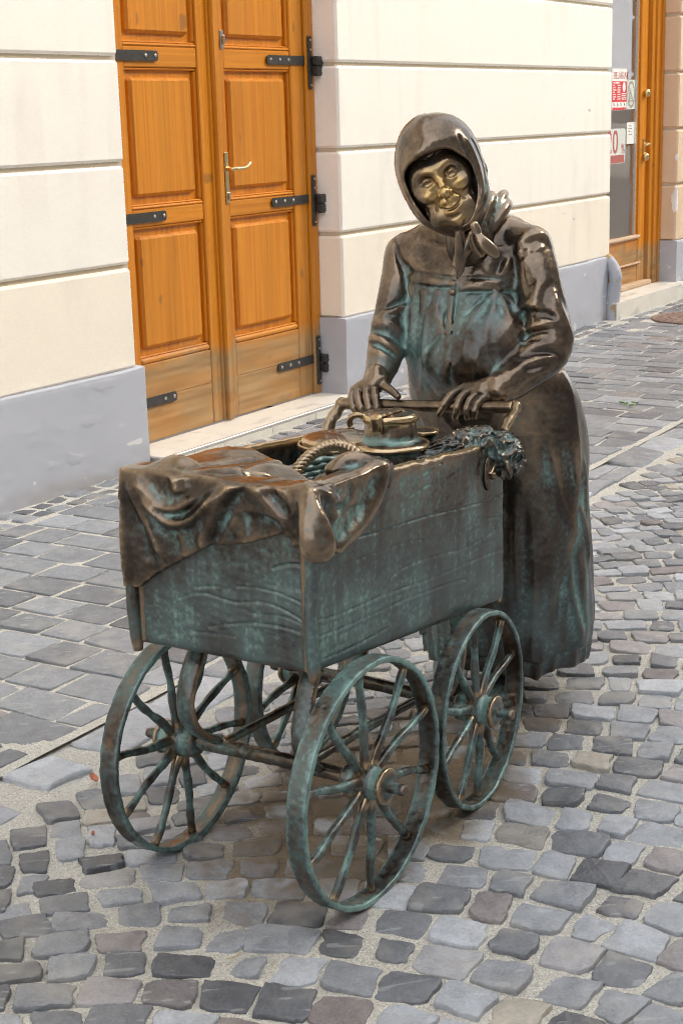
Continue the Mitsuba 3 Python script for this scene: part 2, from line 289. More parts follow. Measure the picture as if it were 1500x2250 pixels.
'opening': [(-0.0632,0.0402),(-0.0476,0.052),(-0.0166,0.0602),(0.0179,0.0573),(0.0399,0.0497),(0.0568,0.0299),(0.0704,0.0074),(0.0718,-0.017),(0.0685,-0.0425),(0.0589,-0.0654),(0.0433,-0.0877),(0.0242,-0.1056),(0.0071,-0.1086),(-0.0159,-0.1028),(-0.0374,-0.0934),(-0.0541,-0.0777),(-0.0624,-0.0573),(-0.0684,-0.0316),(-0.0715,-0.0041),(-0.0707,0.0227)],
'hood': [(0.0314,0.1387),(0.0627,0.1259),(0.0887,0.1011),(0.1036,0.0618),(0.1042,0.0132),(0.0966,-0.0403),(0.0828,-0.0862),(0.0566,-0.1166),(0.026,-0.1368),(-0.0147,-0.1328),(-0.0468,-0.1082),(-0.0714,-0.0785),(-0.0837,-0.0448),(-0.0883,-0.0009),(-0.0866,0.0401),(-0.076,0.077),(-0.053,0.1133),(-0.0285,0.1334),(0.002,0.1435)],
'hood_lines': [([(0.0728,0.0631),(0.0747,0.0252),(0.0794,-0.0037),(0.0761,-0.0417),(0.0592,-0.0759),(0.0341,-0.1047)],0.0045,-0.005,),([(0.0937,0.0456),(0.098,0.0108),(0.0923,-0.028),(0.0786,-0.0636),(0.0541,-0.0946),(0.0347,-0.1133)],0.005,-0.005,),([(0.0837,0.0542),(0.0865,0.0158),(0.0834,-0.0242),(0.0733,-0.0612),(0.0457,-0.0971)],0.006,0.004,),([(0.104,0.0329),(0.103,0.0003),(0.097,-0.0343),(0.0824,-0.0694),(0.0546,-0.101)],0.006,0.004,),([(-0.0771,0.0671),(-0.0848,0.0393),(-0.0856,-0.0021),(-0.0812,-0.0417),(-0.0731,-0.0725)],0.005,-0.004,),([(-0.0664,0.0624),(-0.0759,0.0354),(-0.0774,-0.0078),(-0.0723,-0.0456),(-0.0634,-0.0747)],0.006,0.004,),([(-0.0431,0.0625),(-0.0194,0.0686),(0.0063,0.0697)],0.012,0.003,),([(0.0327,0.0725),(0.0171,0.0752),(0.0044,0.0849)],0.015,0.002,)],
'knot': (3.0002,1.51,1.1808),
'tail_a': [(3.0005,1.5059,1.1732),(2.9976,1.4916,1.1545),(3.0069,1.477,1.1349),(3.0201,1.4684,1.1205)],
'tail_b': [(3.0026,1.52,1.169),(3.0142,1.5195,1.146),(3.0258,1.5102,1.1248)],
'tail_c': [(3.0215,1.5581,1.169),(3.0271,1.5592,1.1295),(3.0273,1.5618,1.0952),(3.0231,1.5665,1.0708)],
'collar': [[(3.0484,1.6621,1.1704),(3.0353,1.6159,1.1326),(3.0322,1.5752,1.119)],[(3.0494,1.5393,1.1623),(3.0403,1.557,1.1285),(3.0303,1.5688,1.0996)],[(3.1012,1.7262,1.1554),(3.0714,1.6755,1.1133),(3.0378,1.5954,1.0784)]],
'shawl': [[(3.1412,1.5517,1.17),(3.1663,1.5471,1.2032),(3.1977,1.5477,1.2283),(3.2245,1.5493,1.2398)],[(3.1491,1.5388,1.1696),(3.1731,1.5335,1.1979),(3.2121,1.5388,1.2174)],[(3.1345,1.5528,1.1903),(3.1536,1.5554,1.2189),(3.1793,1.5612,1.2353)]],
'hand_far': {'wrist': [(3.0107,1.7655,0.8481),(2.9984,1.7599,0.8336)],'palm': [(2.9915,1.7633,0.8272),(2.9854,1.7864,0.813)],'fingers': [[(2.9857,1.8132,0.8112),(2.9662,1.8092,0.7958),(2.956,1.7975,0.7784),(2.9588,1.7876,0.764)],[(2.9865,1.799,0.8183),(2.9638,1.7896,0.8007),(2.9536,1.7756,0.7794),(2.9569,1.7637,0.763)],[(2.9879,1.778,0.8237),(2.9638,1.7667,0.8044),(2.9529,1.7538,0.7801),(2.9559,1.7453,0.7625)],[(2.988,1.7589,0.8239),(2.9649,1.7447,0.8047),(2.9552,1.7349,0.7822),(2.9575,1.7319,0.7654)]],'thumb': [(2.9959,1.7491,0.8306),(2.9856,1.7267,0.8243),(2.9752,1.7067,0.818),(2.9678,1.6887,0.8092)]},
'hand_near': {'wrist': [(3.0179,1.4636,0.8377),(3.0063,1.4777,0.8366)],'palm': [(2.9926,1.4907,0.8339),(2.9898,1.517,0.8306)],'fingers': [[(2.9894,1.5312,0.8368),(2.9743,1.5582,0.8202),(2.9608,1.5682,0.8016),(2.9554,1.5792,0.7784)],[(2.9888,1.512,0.8341),(2.9702,1.5304,0.8178),(2.9572,1.535,0.7976),(2.9557,1.5389,0.7754)],[(2.9878,1.4928,0.8296),(2.9683,1.5074,0.8137),(2.9569,1.5105,0.7964),(2.9562,1.5092,0.7776)],[(2.9864,1.4756,0.823),(2.968,1.4896,0.8081),(2.9581,1.4924,0.7936),(2.9594,1.4943,0.7792)]],'thumb': [(3.0133,1.4878,0.8187),(3.0052,1.5139,0.801),(2.9994,1.539,0.7849),(2.9884,1.5536,0.7776)]},
'shoe': [[(3.2861,1.5752,0.055),(3.2265,1.554,0.043),(3.1717,1.5349,0.03),(3.1434,1.5273,0.018)],[(3.3077,1.7417,0.05),(3.2445,1.7114,0.043),(3.1939,1.6902,0.03),(3.17,1.6828,0.018)]],
'torso_folds': [([(3.0901,1.6036,1.0674),(3.0837,1.5986,1.0275),(3.0686,1.5989,0.9698),(3.0402,1.5895,0.9292),(3.0241,1.5837,0.8797),(3.0292,1.5881,0.8412)],0.0045,-0.006,),([(3.085,1.615,1.0416),(3.0718,1.6203,0.9684),(3.0445,1.6093,0.9276),(3.0268,1.6008,0.8596)],0.004,-0.0035,),([(3.0866,1.6083,1.0491),(3.0757,1.6096,0.9834),(3.0348,1.5952,0.9148),(3.028,1.5936,0.8486)],0.006,0.004,),([(3.1139,1.7534,1.0599),(3.0928,1.6834,1.0554),(3.0872,1.6044,1.051)],0.014,0.0035,),([(3.088,1.5944,1.0494),(3.1068,1.5397,1.0473),(3.1443,1.4862,1.0451)],0.014,0.004,),([(3.1118,1.746,1.0459),(3.0893,1.6817,1.0401),(3.0845,1.6073,1.0401)],0.004,-0.005,),([(3.0866,1.5917,1.0311),(3.1071,1.5317,1.0317),(3.1466,1.4852,1.0265)],0.004,-0.005,),([(3.1162,1.7545,1.0699),(3.0958,1.6848,1.0682),(3.0897,1.6056,1.0618)],0.004,-0.004,),([(3.091,1.5958,1.062),(3.1086,1.5405,1.063),(3.1426,1.4874,1.0582)],0.004,-0.004,),([(3.1123,1.5219,1.0289),(3.0845,1.5371,1.0001),(3.0582,1.5528,0.9694),(3.0393,1.5641,0.938)],0.007,0.007,),([(3.1142,1.5179,1.027),(3.0826,1.5136,0.9939),(3.0499,1.5079,0.9541)],0.007,0.006,),([(3.1158,1.5154,1.0269),(3.1149,1.4987,1.0055),(3.0967,1.4778,0.9827)],0.007,0.008,),([(3.1065,1.5314,1.0292),(3.0877,1.5469,1.0067),(3.0674,1.5698,0.9786)],0.006,-0.004,),([(3.1223,1.5104,1.0301),(3.1325,1.4908,1.0075),(3.1179,1.4716,0.984)],0.007,0.006,),([(3.0926,1.5657,1.0295),(3.0795,1.5759,0.9991),(3.0652,1.5813,0.971)],0.006,0.004,),([(3.1119,1.7373,1.0443),(3.1008,1.7208,1.0138)],0.006,0.007,),([(3.0917,1.6917,1.0365),(3.0863,1.6871,1.0091),(3.0785,1.6854,0.9798)],0.007,0.004,),([(3.0844,1.6451,1.037),(3.0784,1.6466,1.004),(3.073,1.6526,0.9744)],0.007,0.004,),([(3.0856,1.667,1.038),(3.0792,1.6684,0.9955)],0.006,-0.004,),([(3.0545,1.6115,0.9411),(3.0543,1.639,0.9248),(3.0568,1.6663,0.9004)],0.008,-0.004,),([(3.049,1.5898,0.9429),(3.0419,1.5654,0.9413),(3.0348,1.5412,0.9324)],0.008,-0.004,),([(3.0362,1.5791,0.9266),(3.0271,1.5416,0.9076),(3.0255,1.5247,0.8756)],0.02,0.006,),([(3.134,1.4111,1.0577),(3.1189,1.4219,1.0298),(3.1096,1.4176,0.9983)],0.01,0.007,),([(3.1333,1.3907,1.0294),(3.1304,1.3673,0.9796),(3.1478,1.3507,0.9305)],0.012,0.009,),([(3.0964,1.4433,0.9346),(3.099,1.4145,0.9485),(3.1032,1.3827,0.9532)],0.006,-0.009,),([(3.0912,1.4388,0.9245),(3.0947,1.4125,0.9382),(3.0984,1.3904,0.9454)],0.006,0.007,),([(3.1093,1.4393,0.9534),(3.1033,1.4086,0.9666),(3.1162,1.3748,0.9719)],0.007,0.008,),([(3.1275,1.4599,0.9834),(3.1091,1.4273,0.9924),(3.1118,1.3927,0.9863),(3.1195,1.3723,0.9698)],0.008,-0.008,),([(3.1308,1.4615,0.9977),(3.1128,1.433,1.0082),(3.1114,1.4164,1.0017)],0.009,0.006,),([(3.0763,1.4419,0.9135),(3.0861,1.4006,0.9253),(3.1137,1.3575,0.9201)],0.012,0.007,),([(3.0152,1.433,0.8699),(3.0513,1.4003,0.8901),(3.094,1.3644,0.8932)],0.01,0.006,),([(3.0275,1.409,0.8531),(3.0658,1.3832,0.8707),(3.1295,1.3562,0.8812)],0.01,0.005,),([(3.0513,1.4321,0.8992),(3.071,1.3976,0.9093),(3.0973,1.3659,0.9073)],0.008,-0.006,),([(3.0281,1.4292,0.8809),(3.047,1.3983,0.8799),(3.0756,1.3758,0.8879)],0.007,-0.004,),([(3.0863,1.4365,0.9197),(3.0902,1.4184,0.9275),(3.0892,1.398,0.9305)],0.006,-0.007,),([(3.1518,1.4796,1.129),(3.1576,1.4703,1.1451),(3.1754,1.4503,1.1549),(3.195,1.4351,1.1482)],0.011,0.009,),([(3.1629,1.4768,1.1518),(3.1485,1.4923,1.1199),(3.1437,1.4847,1.0802),(3.1431,1.4795,1.0436)],0.006,-0.008,),([(3.1471,1.4794,1.113),(3.1476,1.4696,1.1186)],0.008,0.007,),([(3.1513,1.4592,1.1258),(3.1486,1.4499,1.1135)],0.008,0.006,),([(3.1641,1.441,1.1305),(3.1613,1.4317,1.1182)],0.009,0.006,),([(3.1439,1.4678,1.1026),(3.1397,1.4578,1.0922)],0.008,0.005,),([(3.137,1.5174,1.1094),(3.1291,1.5176,1.0917),(3.121,1.522,1.074)],0.008,-0.005,),([(3.1495,1.4867,1.1199),(3.1397,1.5024,1.0875),(3.1289,1.5094,1.0663)],0.007,0.005,),([(3.1061,1.739,1.0125),(3.0826,1.7568,0.9955),(3.069,1.7822,0.9865)],0.007,-0.007,),([(3.1007,1.7407,0.9978),(3.0771,1.7583,0.9884),(3.0641,1.7818,0.9776)],0.008,0.006,),([(3.0649,1.8058,0.9573),(3.0573,1.7694,0.9618),(3.0782,1.7358,0.9377)],0.008,0.009,),([(3.0569,1.806,0.9391),(3.0459,1.7591,0.9351),(3.0737,1.7317,0.906)],0.007,-0.008,),([(3.0501,1.806,0.9246),(3.0364,1.7628,0.919),(3.0611,1.7338,0.8846)],0.008,0.008,),([(3.0344,1.8019,0.8962),(3.0233,1.7645,0.8952),(3.0357,1.7395,0.8688)],0.008,0.007,),([(3.0422,1.8039,0.9104),(3.0297,1.7636,0.9065),(3.0447,1.7378,0.8791)],0.006,-0.006,),([(3.0128,1.7721,0.876),(3.0222,1.743,0.8553)],0.007,0.006,),([(2.999,1.7935,0.8423),(2.999,1.7602,0.854),(3.0267,1.7439,0.8316)],0.006,0.006,),([(3.1523,1.791,1.1439),(3.1225,1.7675,1.1013),(3.1149,1.7483,1.0607),(3.1073,1.7388,1.0162)],0.006,-0.007,),([(3.122,1.7673,1.0994),(3.1178,1.7487,1.0794),(3.1111,1.7234,1.0694)],0.007,-0.005,),([(3.1243,1.7429,1.113),(3.1138,1.7202,1.0881),(3.0993,1.6866,1.0753)],0.012,0.004,),([(3.1245,1.7165,1.1398),(3.1114,1.6927,1.104),(3.0945,1.6499,1.0805)],0.012,-0.004,),([(3.1833,1.5441,1.1891),(3.1904,1.4971,1.1721),(3.1743,1.4454,1.1491)],0.014,0.004,),([(3.1601,1.5441,1.1687),(3.1493,1.4999,1.1303),(3.1422,1.4799,1.0815)],0.012,-0.005,)],
'skirt_folds': [([(3.212,1.4205,0.6666),(3.222,1.4143,0.6062),(3.2405,1.4069,0.5312),(3.2644,1.396,0.4752),(3.2724,1.3901,0.4574)],0.011,0.013,),([(3.2724,1.3901,0.4574),(3.2639,1.3965,0.4343),(3.2573,1.4028,0.4174)],0.01,0.01,),([(3.261,1.3998,0.4235),(3.2633,1.399,0.3649),(3.2793,1.3924,0.2914),(3.2938,1.3789,0.2068),(3.2951,1.3814,0.176)],0.01,0.012,),([(3.2702,1.3933,0.4164),(3.2792,1.3906,0.3437),(3.2917,1.3822,0.2711),(3.3055,1.3722,0.2158)],0.01,-0.018,),([(3.283,1.3827,0.5176),(3.3111,1.3789,0.466),(3.3509,1.3814,0.361)],0.01,0.01,),([(3.2472,1.394,0.6642),(3.2567,1.3918,0.6022),(3.2712,1.3869,0.5275)],0.008,-0.008,),([(3.2005,1.4431,0.5538),(3.209,1.4395,0.4538),(3.2166,1.4375,0.3298)],0.02,0.008,),([(3.1743,1.4771,0.5453),(3.1801,1.4771,0.379),(3.1807,1.4794,0.2325)],0.018,-0.008,),([(3.1567,1.5035,0.6542),(3.1684,1.5068,0.4337),(3.1745,1.512,0.2066)],0.02,0.006,),([(3.239,1.4131,0.3941),(3.2432,1.4117,0.2921),(3.2453,1.4072,0.2012)],0.014,-0.006,),([(3.1714,1.4423,0.7623),(3.1951,1.4357,0.6739),(3.2041,1.4335,0.5865)],0.016,-0.005,),([(3.2973,1.3775,0.6266),(3.3178,1.3793,0.5454),(3.3387,1.3822,0.4511)],0.008,0.007,)],
'buttons': [(3.083,1.6093,1.0313),(3.0563,1.61,0.9441),(3.0245,1.5963,0.8748)],
}
# ------------------------------------------------------------------ ground
rng = np.random.default_rng(7)
def sheet(x0, x1, y0, y1, z, step, amp, freq, seed):
    nx, ny = int((x1 - x0) / step) + 1, int((y1 - y0) / step) + 1
    X, Y = np.meshgrid(np.linspace(x0, x1, nx), np.linspace(y0, y1, ny), indexing='ij')
    Z = z + amp * (meshkit.fbm(np.stack([X * freq, Y * freq, X * 0], -1), 3, seed) - .5)
    return grid_mesh(np.stack([X, Y, Z], -1))

add('ground', trimesh.Trimesh([[-150, -150, -.06], [150, -150, -.06], [150, 150, -.06], [-150, 150, -.06]], [[0, 1, 2], [0, 2, 3]], process=False), 'm_ground', kind='structure')
YB = 2.385          # where the sett pavement ends and the cobbles begin
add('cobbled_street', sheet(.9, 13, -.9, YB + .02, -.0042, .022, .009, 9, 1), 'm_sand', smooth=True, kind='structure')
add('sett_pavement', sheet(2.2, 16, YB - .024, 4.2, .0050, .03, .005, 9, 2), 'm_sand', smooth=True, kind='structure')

def stone(poly, z, depth=.035, dome=.004, bevel=.10, n=24, rough=.0035, tilt=.004, sharp=0.0):
    """A worn paving stone from its four corners: uneven outline, chipped edge, slightly domed top."""
    c = poly.mean(0)
    P4 = poly - c
    cut = (.12 + .05 * rng.random()) * (1 - .5 * sharp)
    pts = []
    for i in range(4):
        a, b, d = P4[i - 1], P4[i], P4[(i + 1) % 4]
        pts += [b + (a - b) * .5, b + (a - b) * cut * 1.5, b * (1 - (.035 + .075 * rng.random()) * (1 - sharp)), b + (d - b) * cut * 1.5]
    pts = np.array(pts)
    if n > 20:
        O = np.stack([pts, pts * .5 + np.roll(pts, -1, 0) * .5], 1).reshape(-1, 2)
    else:
        O = pts
    n = len(O)
    nr = O / np.linalg.norm(O, axis=1, keepdims=True)
    wob = rng.normal(0, rough, n)
    wob = wob * .6 + .55 * np.roll(wob, 1) + .3 * np.roll(wob, 2)
    O = O + nr * wob[:, None]
    sl = rng.normal(0, tilt / .08, 2)
    def ring(f, h, j=0.0):
        q = O * f
        return np.c_[q + c, z + h + q @ sl * 1.0 + rng.normal(0, 1, n) * j]
    R = [ring(1.03, -depth), ring(1.0, -.006, .0010), ring(1 - bevel * .35, -.0010, .0006), ring(1 - bevel * 1.2, dome * .35, .0004), ring(.5, dome * .85, .0003)]
    # the rim is doubled so that the side and the top each shade cleanly
    rows = [R[0], R[1], R[1], R[2], R[3], R[4]]
    v = np.vstack(rows + [np.array([[c[0], c[1], z + dome]])])
    f = []
    k = np.arange(n); k1 = (k + 1) % n
    for a, b in ((0, 1), (2, 3), (3, 4), (4, 5)):
        f += [np.stack([a * n + k, a * n + k1, b * n + k1], 1), np.stack([a * n + k, b * n + k1, b * n + k], 1)]
    f.append(np.stack([5 * n + k, 5 * n + k1, np.full(n, 6 * n)], 1))
    return trimesh.Trimesh(v, np.vstack(f), process=False)

def in_view(x, y):
    """How large a stone here shows: 0 where nobody would see it, next to nothing a little outside the picture."""
    q = np.array([x, y, 0.0]) - EYE
    z = q @ _fw
    if z < .9:
        return 0
    r = _r0 * math.cos(ROLL) + _u0 * math.sin(ROLL)
    a, b = 750 + FOC * (q @ r) / z, 1125 - FOC * (q @ _up) / z
    if -60 < a < 1560 and b < 2310:
        return 1 / z
    return 1e-6 / z if -900 < a < 2400 and b < 3000 else 0

def lay(key, stones, most=300):
    """The stones that show largest are parts of their own; the rest are one part."""
    stones.sort(key=lambda s: -s[0])
    rest, ruv = [], []
    for i, (_, kind, mesh, tone) in enumerate(stones):
        uv = np.tile(tone, (len(mesh.vertices), 1))
        if i < most:
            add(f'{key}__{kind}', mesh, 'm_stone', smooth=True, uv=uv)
        else:
            rest.append(mesh); ruv.append(uv)
    if rest:
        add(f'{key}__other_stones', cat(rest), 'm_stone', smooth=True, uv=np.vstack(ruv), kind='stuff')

def tone(dark=.0):
    a = rng.random()
    t = rng.normal(.57, .20) if a > .26 else rng.normal(.12, .08)
    return np.array([np.clip(t - dark, 0, 1), rng.random()])

def ccw(q):
    a = q[:, 0] * np.roll(q[:, 1], -1) - np.roll(q[:, 0], -1) * q[:, 1]
    return q if a.sum() > 0 else q[::-1]

# cobbles in segmental arcs: rows bulge along +x, one arc every 2 m across the street
stones = []
RA, HALF, PITCH_X, LEN = 1.28, 1.00, .103, .098
for yc in (-1.06, .94, 2.94):
    thm = math.asin(HALF / RA)
    nst = int(2 * thm * RA / LEN)
    for k in range(-6, 119):
        xr = .9 + k * PITCH_X
        shift = rng.random()
        edges = np.linspace(-thm, thm, nst + 1) + (shift - .5) * .6 * LEN / RA
        edges[1:-1] += rng.normal(0, .007, nst - 1)
        for i in range(nst):
            a0, a1 = edges[i], edges[i + 1]
            am = (a0 + a1) / 2
            y = yc + RA * math.sin(am)
            x = xr + RA * (math.cos(am) - 1)
            if y > 2.155 or y < yc - HALF or y > yc + HALF or x < 1 or x > 12.8:
                continue
            vis = in_view(x, y)
            if not vis:
                continue
            g = .0034 + .0030 * rng.random()
            h = PITCH_X * math.cos(am) / 2 - g
            ga = g / RA
            j = rng.normal(0, .0046, (4, 2))
            q = np.array([[xr - RA + (RA + o) * math.cos(t), yc + (RA + o) * math.sin(t)] for t, o in ((a0 + ga, -h), (a0 + ga, h), (a1 - ga, h), (a1 - ga, -h))]) + j
            if rng.random() < .05:
                q = q.mean(0) + (q - q.mean(0)) * [.8, .8]
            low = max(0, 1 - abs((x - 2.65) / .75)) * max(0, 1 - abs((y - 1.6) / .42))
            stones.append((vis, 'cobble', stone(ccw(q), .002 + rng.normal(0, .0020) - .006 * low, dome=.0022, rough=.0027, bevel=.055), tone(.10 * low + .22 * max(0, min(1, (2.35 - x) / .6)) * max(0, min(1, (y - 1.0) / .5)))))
# a band of long uneven stones against the setts
x = 1.5
while x < 12:
    y = 2.20
    L = rng.uniform(.20, .34)
    for w in ([.165] if rng.random() < .35 else [.085, .085]):
        q = np.array([[x, y], [x + L, y], [x + L, y + w], [x, y + w]]) + rng.normal(0, .006, (4, 2))
        q = q.mean(0) + (q - q.mean(0)) * [.965, .935]
        vis = in_view(*q.mean(0))
        if vis and not (2.28 < x + L / 2 < 2.54):
            t = tone(); t[0] = np.clip(.62 + .2 * rng.normal(), .2, 1); t[1] *= .85
            stones.append((vis, 'border_stone', stone(q, .0045 + rng.normal(0, .001), dome=.002, n=24, rough=.003, sharp=.5), t))
        y += w
    x += L
stones.append((.6, 'border_stone', stone(ccw(np.array([[2.32, 2.365], [2.32, 2.225], [2.46, 2.215], [2.475, 2.350]])), .008, dome=.002, n=24, sharp=.6), np.array([1.0, .3])))
lay('cobbled_street', stones)

# setts: courses run across the pavement, their joints staggered
stones = []
x, k = 2.3, 0
holes = [(10.30, 3.46, .36)]
while x < 14.5:
    w = rng.uniform(.148, .172)
    y = YB + (.0 if k % 2 else -.085) + rng.uniform(-.02, .02)
    while y < 3.86:
        L = rng.uniform(.155, .235)
        y0, y1 = max(y, YB + .004), min(y + L, 3.88)
        y += L
        if y1 - y0 < .05 or any((x + w / 2 - a) ** 2 + ((y0 + y1) / 2 - b) ** 2 < r * r for a, b, r in holes):
            continue
        vis = in_view(x + w / 2, (y0 + y1) / 2)
        if not vis:
            continue
        q = np.array([[x, y0], [x + w, y0], [x + w, y1], [x, y1]]) + rng.normal(0, .0034, (4, 2))
        g = .0045 + .0025 * rng.random()
        c = q.mean(0)
        q = c + (q - c) * np.array([1 - 2 * g / w, 1 - 2 * g / (y1 - y0)])
        t = tone(); t[0] = np.clip(.33 + .14 * rng.normal(), .05, 1)
        stones.append((vis, 'sett', stone(q, .0095 + rng.normal(0, .0012), dome=.0010, bevel=.035, n=24, rough=.0011, tilt=.0016, sharp=.72), t))
    x += w
    k += 1
# a gutter row of small dark stones against the wall
x = 3.4
while x < 14:
    L = rng.uniform(.08, .15)
    for y, w in ((3.885, .072), (3.965, .085)):
        if y > 3.93 and (4.95 < x + L and x < 6.60 or 9.95 < x + L and x < 11.5):
            continue
        vis = in_view(x + L / 2, y)
        q = np.array([[x, y], [x + L, y], [x + L, y + w], [x, y + w]]) + rng.normal(0, .006, (4, 2))
        q = q.mean(0) + (q - q.mean(0)) * .90
        if vis:
            t = tone(); t[0] *= .6
            stones.append((vis, 'gutter_stone', stone(q, .006 + rng.normal(0, .003), n=12), t))
    x += L
lay('sett_pavement', stones)

# ------------------------------------------------------------------ town house
YW = 4.07
H_ = 'town_house'
tag(H_, 'cream rendered town house with grooved courses and a blue grey plinth', 'building')
add(f'{H_}__wall', cat([bbox(-4, 4.985, YW + .022, 4.9, -.05, 7), bbox(6.63, 10.12, YW + .022, 4.9, -.05, 7), bbox(11.45, 18, YW + .022, 4.9, -.05, 7),
                        bbox(4.985, 6.63, YW + .022, 4.9, 2.62, 7), bbox(10.12, 11.45, YW + .022, 4.9, 2.75, 7)]), 'm_groove')
zs = [.425, .850, 1.258, 1.665, 2.072, 2.48, 2.89, 3.30, 3.71, 4.12]
def block(x0, x1, z0, z1, depth):
    return bbox(x0, x1, YW, YW + depth, z0 + .009, z1 - .009, .011)
for i in range(len(zs) - 1):
    add(f'{H_}__wall__block', block(-4, 4.975 - .003 * (i % 2), zs[i], zs[i + 1], .19), 'm_wall')
    add(f'{H_}__wall__block', block(6.62, 10.13 - .004 * (i % 2), zs[i], zs[i + 1], .19), 'm_wall')
    add(f'{H_}__wall__block', block(11.44, 18, zs[i], zs[i + 1], .19), 'm_wall')
    if zs[i] > 2.6:
        add(f'{H_}__wall__block', block(4.975, 6.62, zs[i], zs[i + 1], .15), 'm_wall')
        add(f'{H_}__wall__block', block(10.13, 11.44, zs[i], zs[i + 1], .15), 'm_wall')
def plinth(x0, x1, top, seed, y1=4.26):
    n = max(8, int((x1 - x0) / .04))
    xs = np.linspace(x0, x1, n)
    rows = []
    for h in np.linspace(0, 1, 22):
        zt = top + .010 * (meshkit.fbm(np.stack([xs * 3.1, xs * 0, xs * 0], 1), 3, seed) - .5)
        z = -.04 + (zt + .04) * h
        yy = YW - .020 - .006 * (meshkit.fbm(np.stack([xs * 5, z * 5, xs * 0], 1), 3, seed + 1) - .5)
        rows.append(np.stack([xs, yy, z], 1))
    rows.append(np.stack([xs, rows[-1][:, 1] + .004, rows[-1][:, 2] + .004], 1))
    rows.append(np.stack([xs, np.full(n, YW + .03), rows[-1][:, 2] + .004], 1))
    F = np.array(rows)
    side = lambda x, flip: grid_mesh(np.stack([np.stack([np.full(len(F), x), np.full(len(F), y), F[:, 0 if not flip else -1, 2]], 1) for y in ((YW + .0, y1) if flip else (y1, YW + .0))]))
    m = grid_mesh(F.transpose(1, 0, 2))
    # returns into the openings
    e = [m]
    for x, j, fl in ((x0, 0, False), (x1, -1, True)):
        q = np.stack([F[:, j], np.stack([np.full(len(F), x), np.full(len(F), y1), F[:, j, 2]], 1)], 0 if fl else 0)
        e.append(grid_mesh(q if fl else q[::-1]))
    return cat(e)
add(f'{H_}__plinth', plinth(-4, 5.000, .428, 11), 'm_plinth', smooth=50)
add(f'{H_}__plinth', plinth(6.603, 10.15, .428, 12), 'm_plinth', smooth=50)
add(f'{H_}__plinth', plinth(11.425, 18, .428, 13), 'm_plinth', smooth=50)

# the rusticated blocks reach the frames; beyond them the rooms are closed by plain walls
def pane_text(key, s, h, x, y, z, mat, bold=False, stretch=1.0, italic=0.0):
    m = meshkit.text_mesh(s, h, .0012, bold)
    v = m.vertices
    out = np.stack([x + (v[:, 0] + italic * v[:, 1]) * stretch, y - v[:, 2], z + v[:, 1]], 1)
    return trimesh.Trimesh(out, m.faces, process=False)

# ------------------------------------------------------------------ tiled steps
def step(key, x0, x1, y0, y1, top, label, xs_top, xs_front, trim):
    tag(key, label, 'step')
    add(f'{key}__core', bbox(x0 + .006, x1 - .006, y0 + .006, y1 - .002, -.04, top - .008, .002), 'm_grout')
    for a, b in zip(xs_top[:-1], xs_top[1:]):
        m = bbox(a + .0012, b - .0012, y0 + (.016 if trim else 0), y1, top - .009, top, .0012)
        add(f'{key}__tile', m, 'm_tile', uv=np.tile(rng.random(2), (24, 1)))
    for a, b in zip(xs_front[:-1], xs_front[1:]):
        m = bbox(a + .0015, b - .0015, y0, y0 + .010, -.03, top - (.014 if trim else .010), .0012)
        add(f'{key}__tile', m, 'm_tile', uv=np.tile(rng.random(2), (24, 1)))
    if trim:
        add(f'{key}__edge_trim', bbox(x0, x1, y0 - .003, y0 + .015, top - .012, top + .002, .003), 'm_alu')
step('door_step', 5.004, 6.600, 3.967, 4.212, .052, 'low cream tiled step with metal edge trim below the double door', [5.004, 5.16, 5.49, 5.84, 6.20, 6.600], [5.004, 5.20, 5.42, 5.80, 6.17, 6.600], True)
step('shop_step', 10.03, 11.50, 3.97, 4.30, .125, 'cream tiled step in front of the shop door', [10.03, 10.32, 10.65, 10.98, 11.31, 11.50], [10.03, 10.31, 10.70, 11.10, 11.50], False)

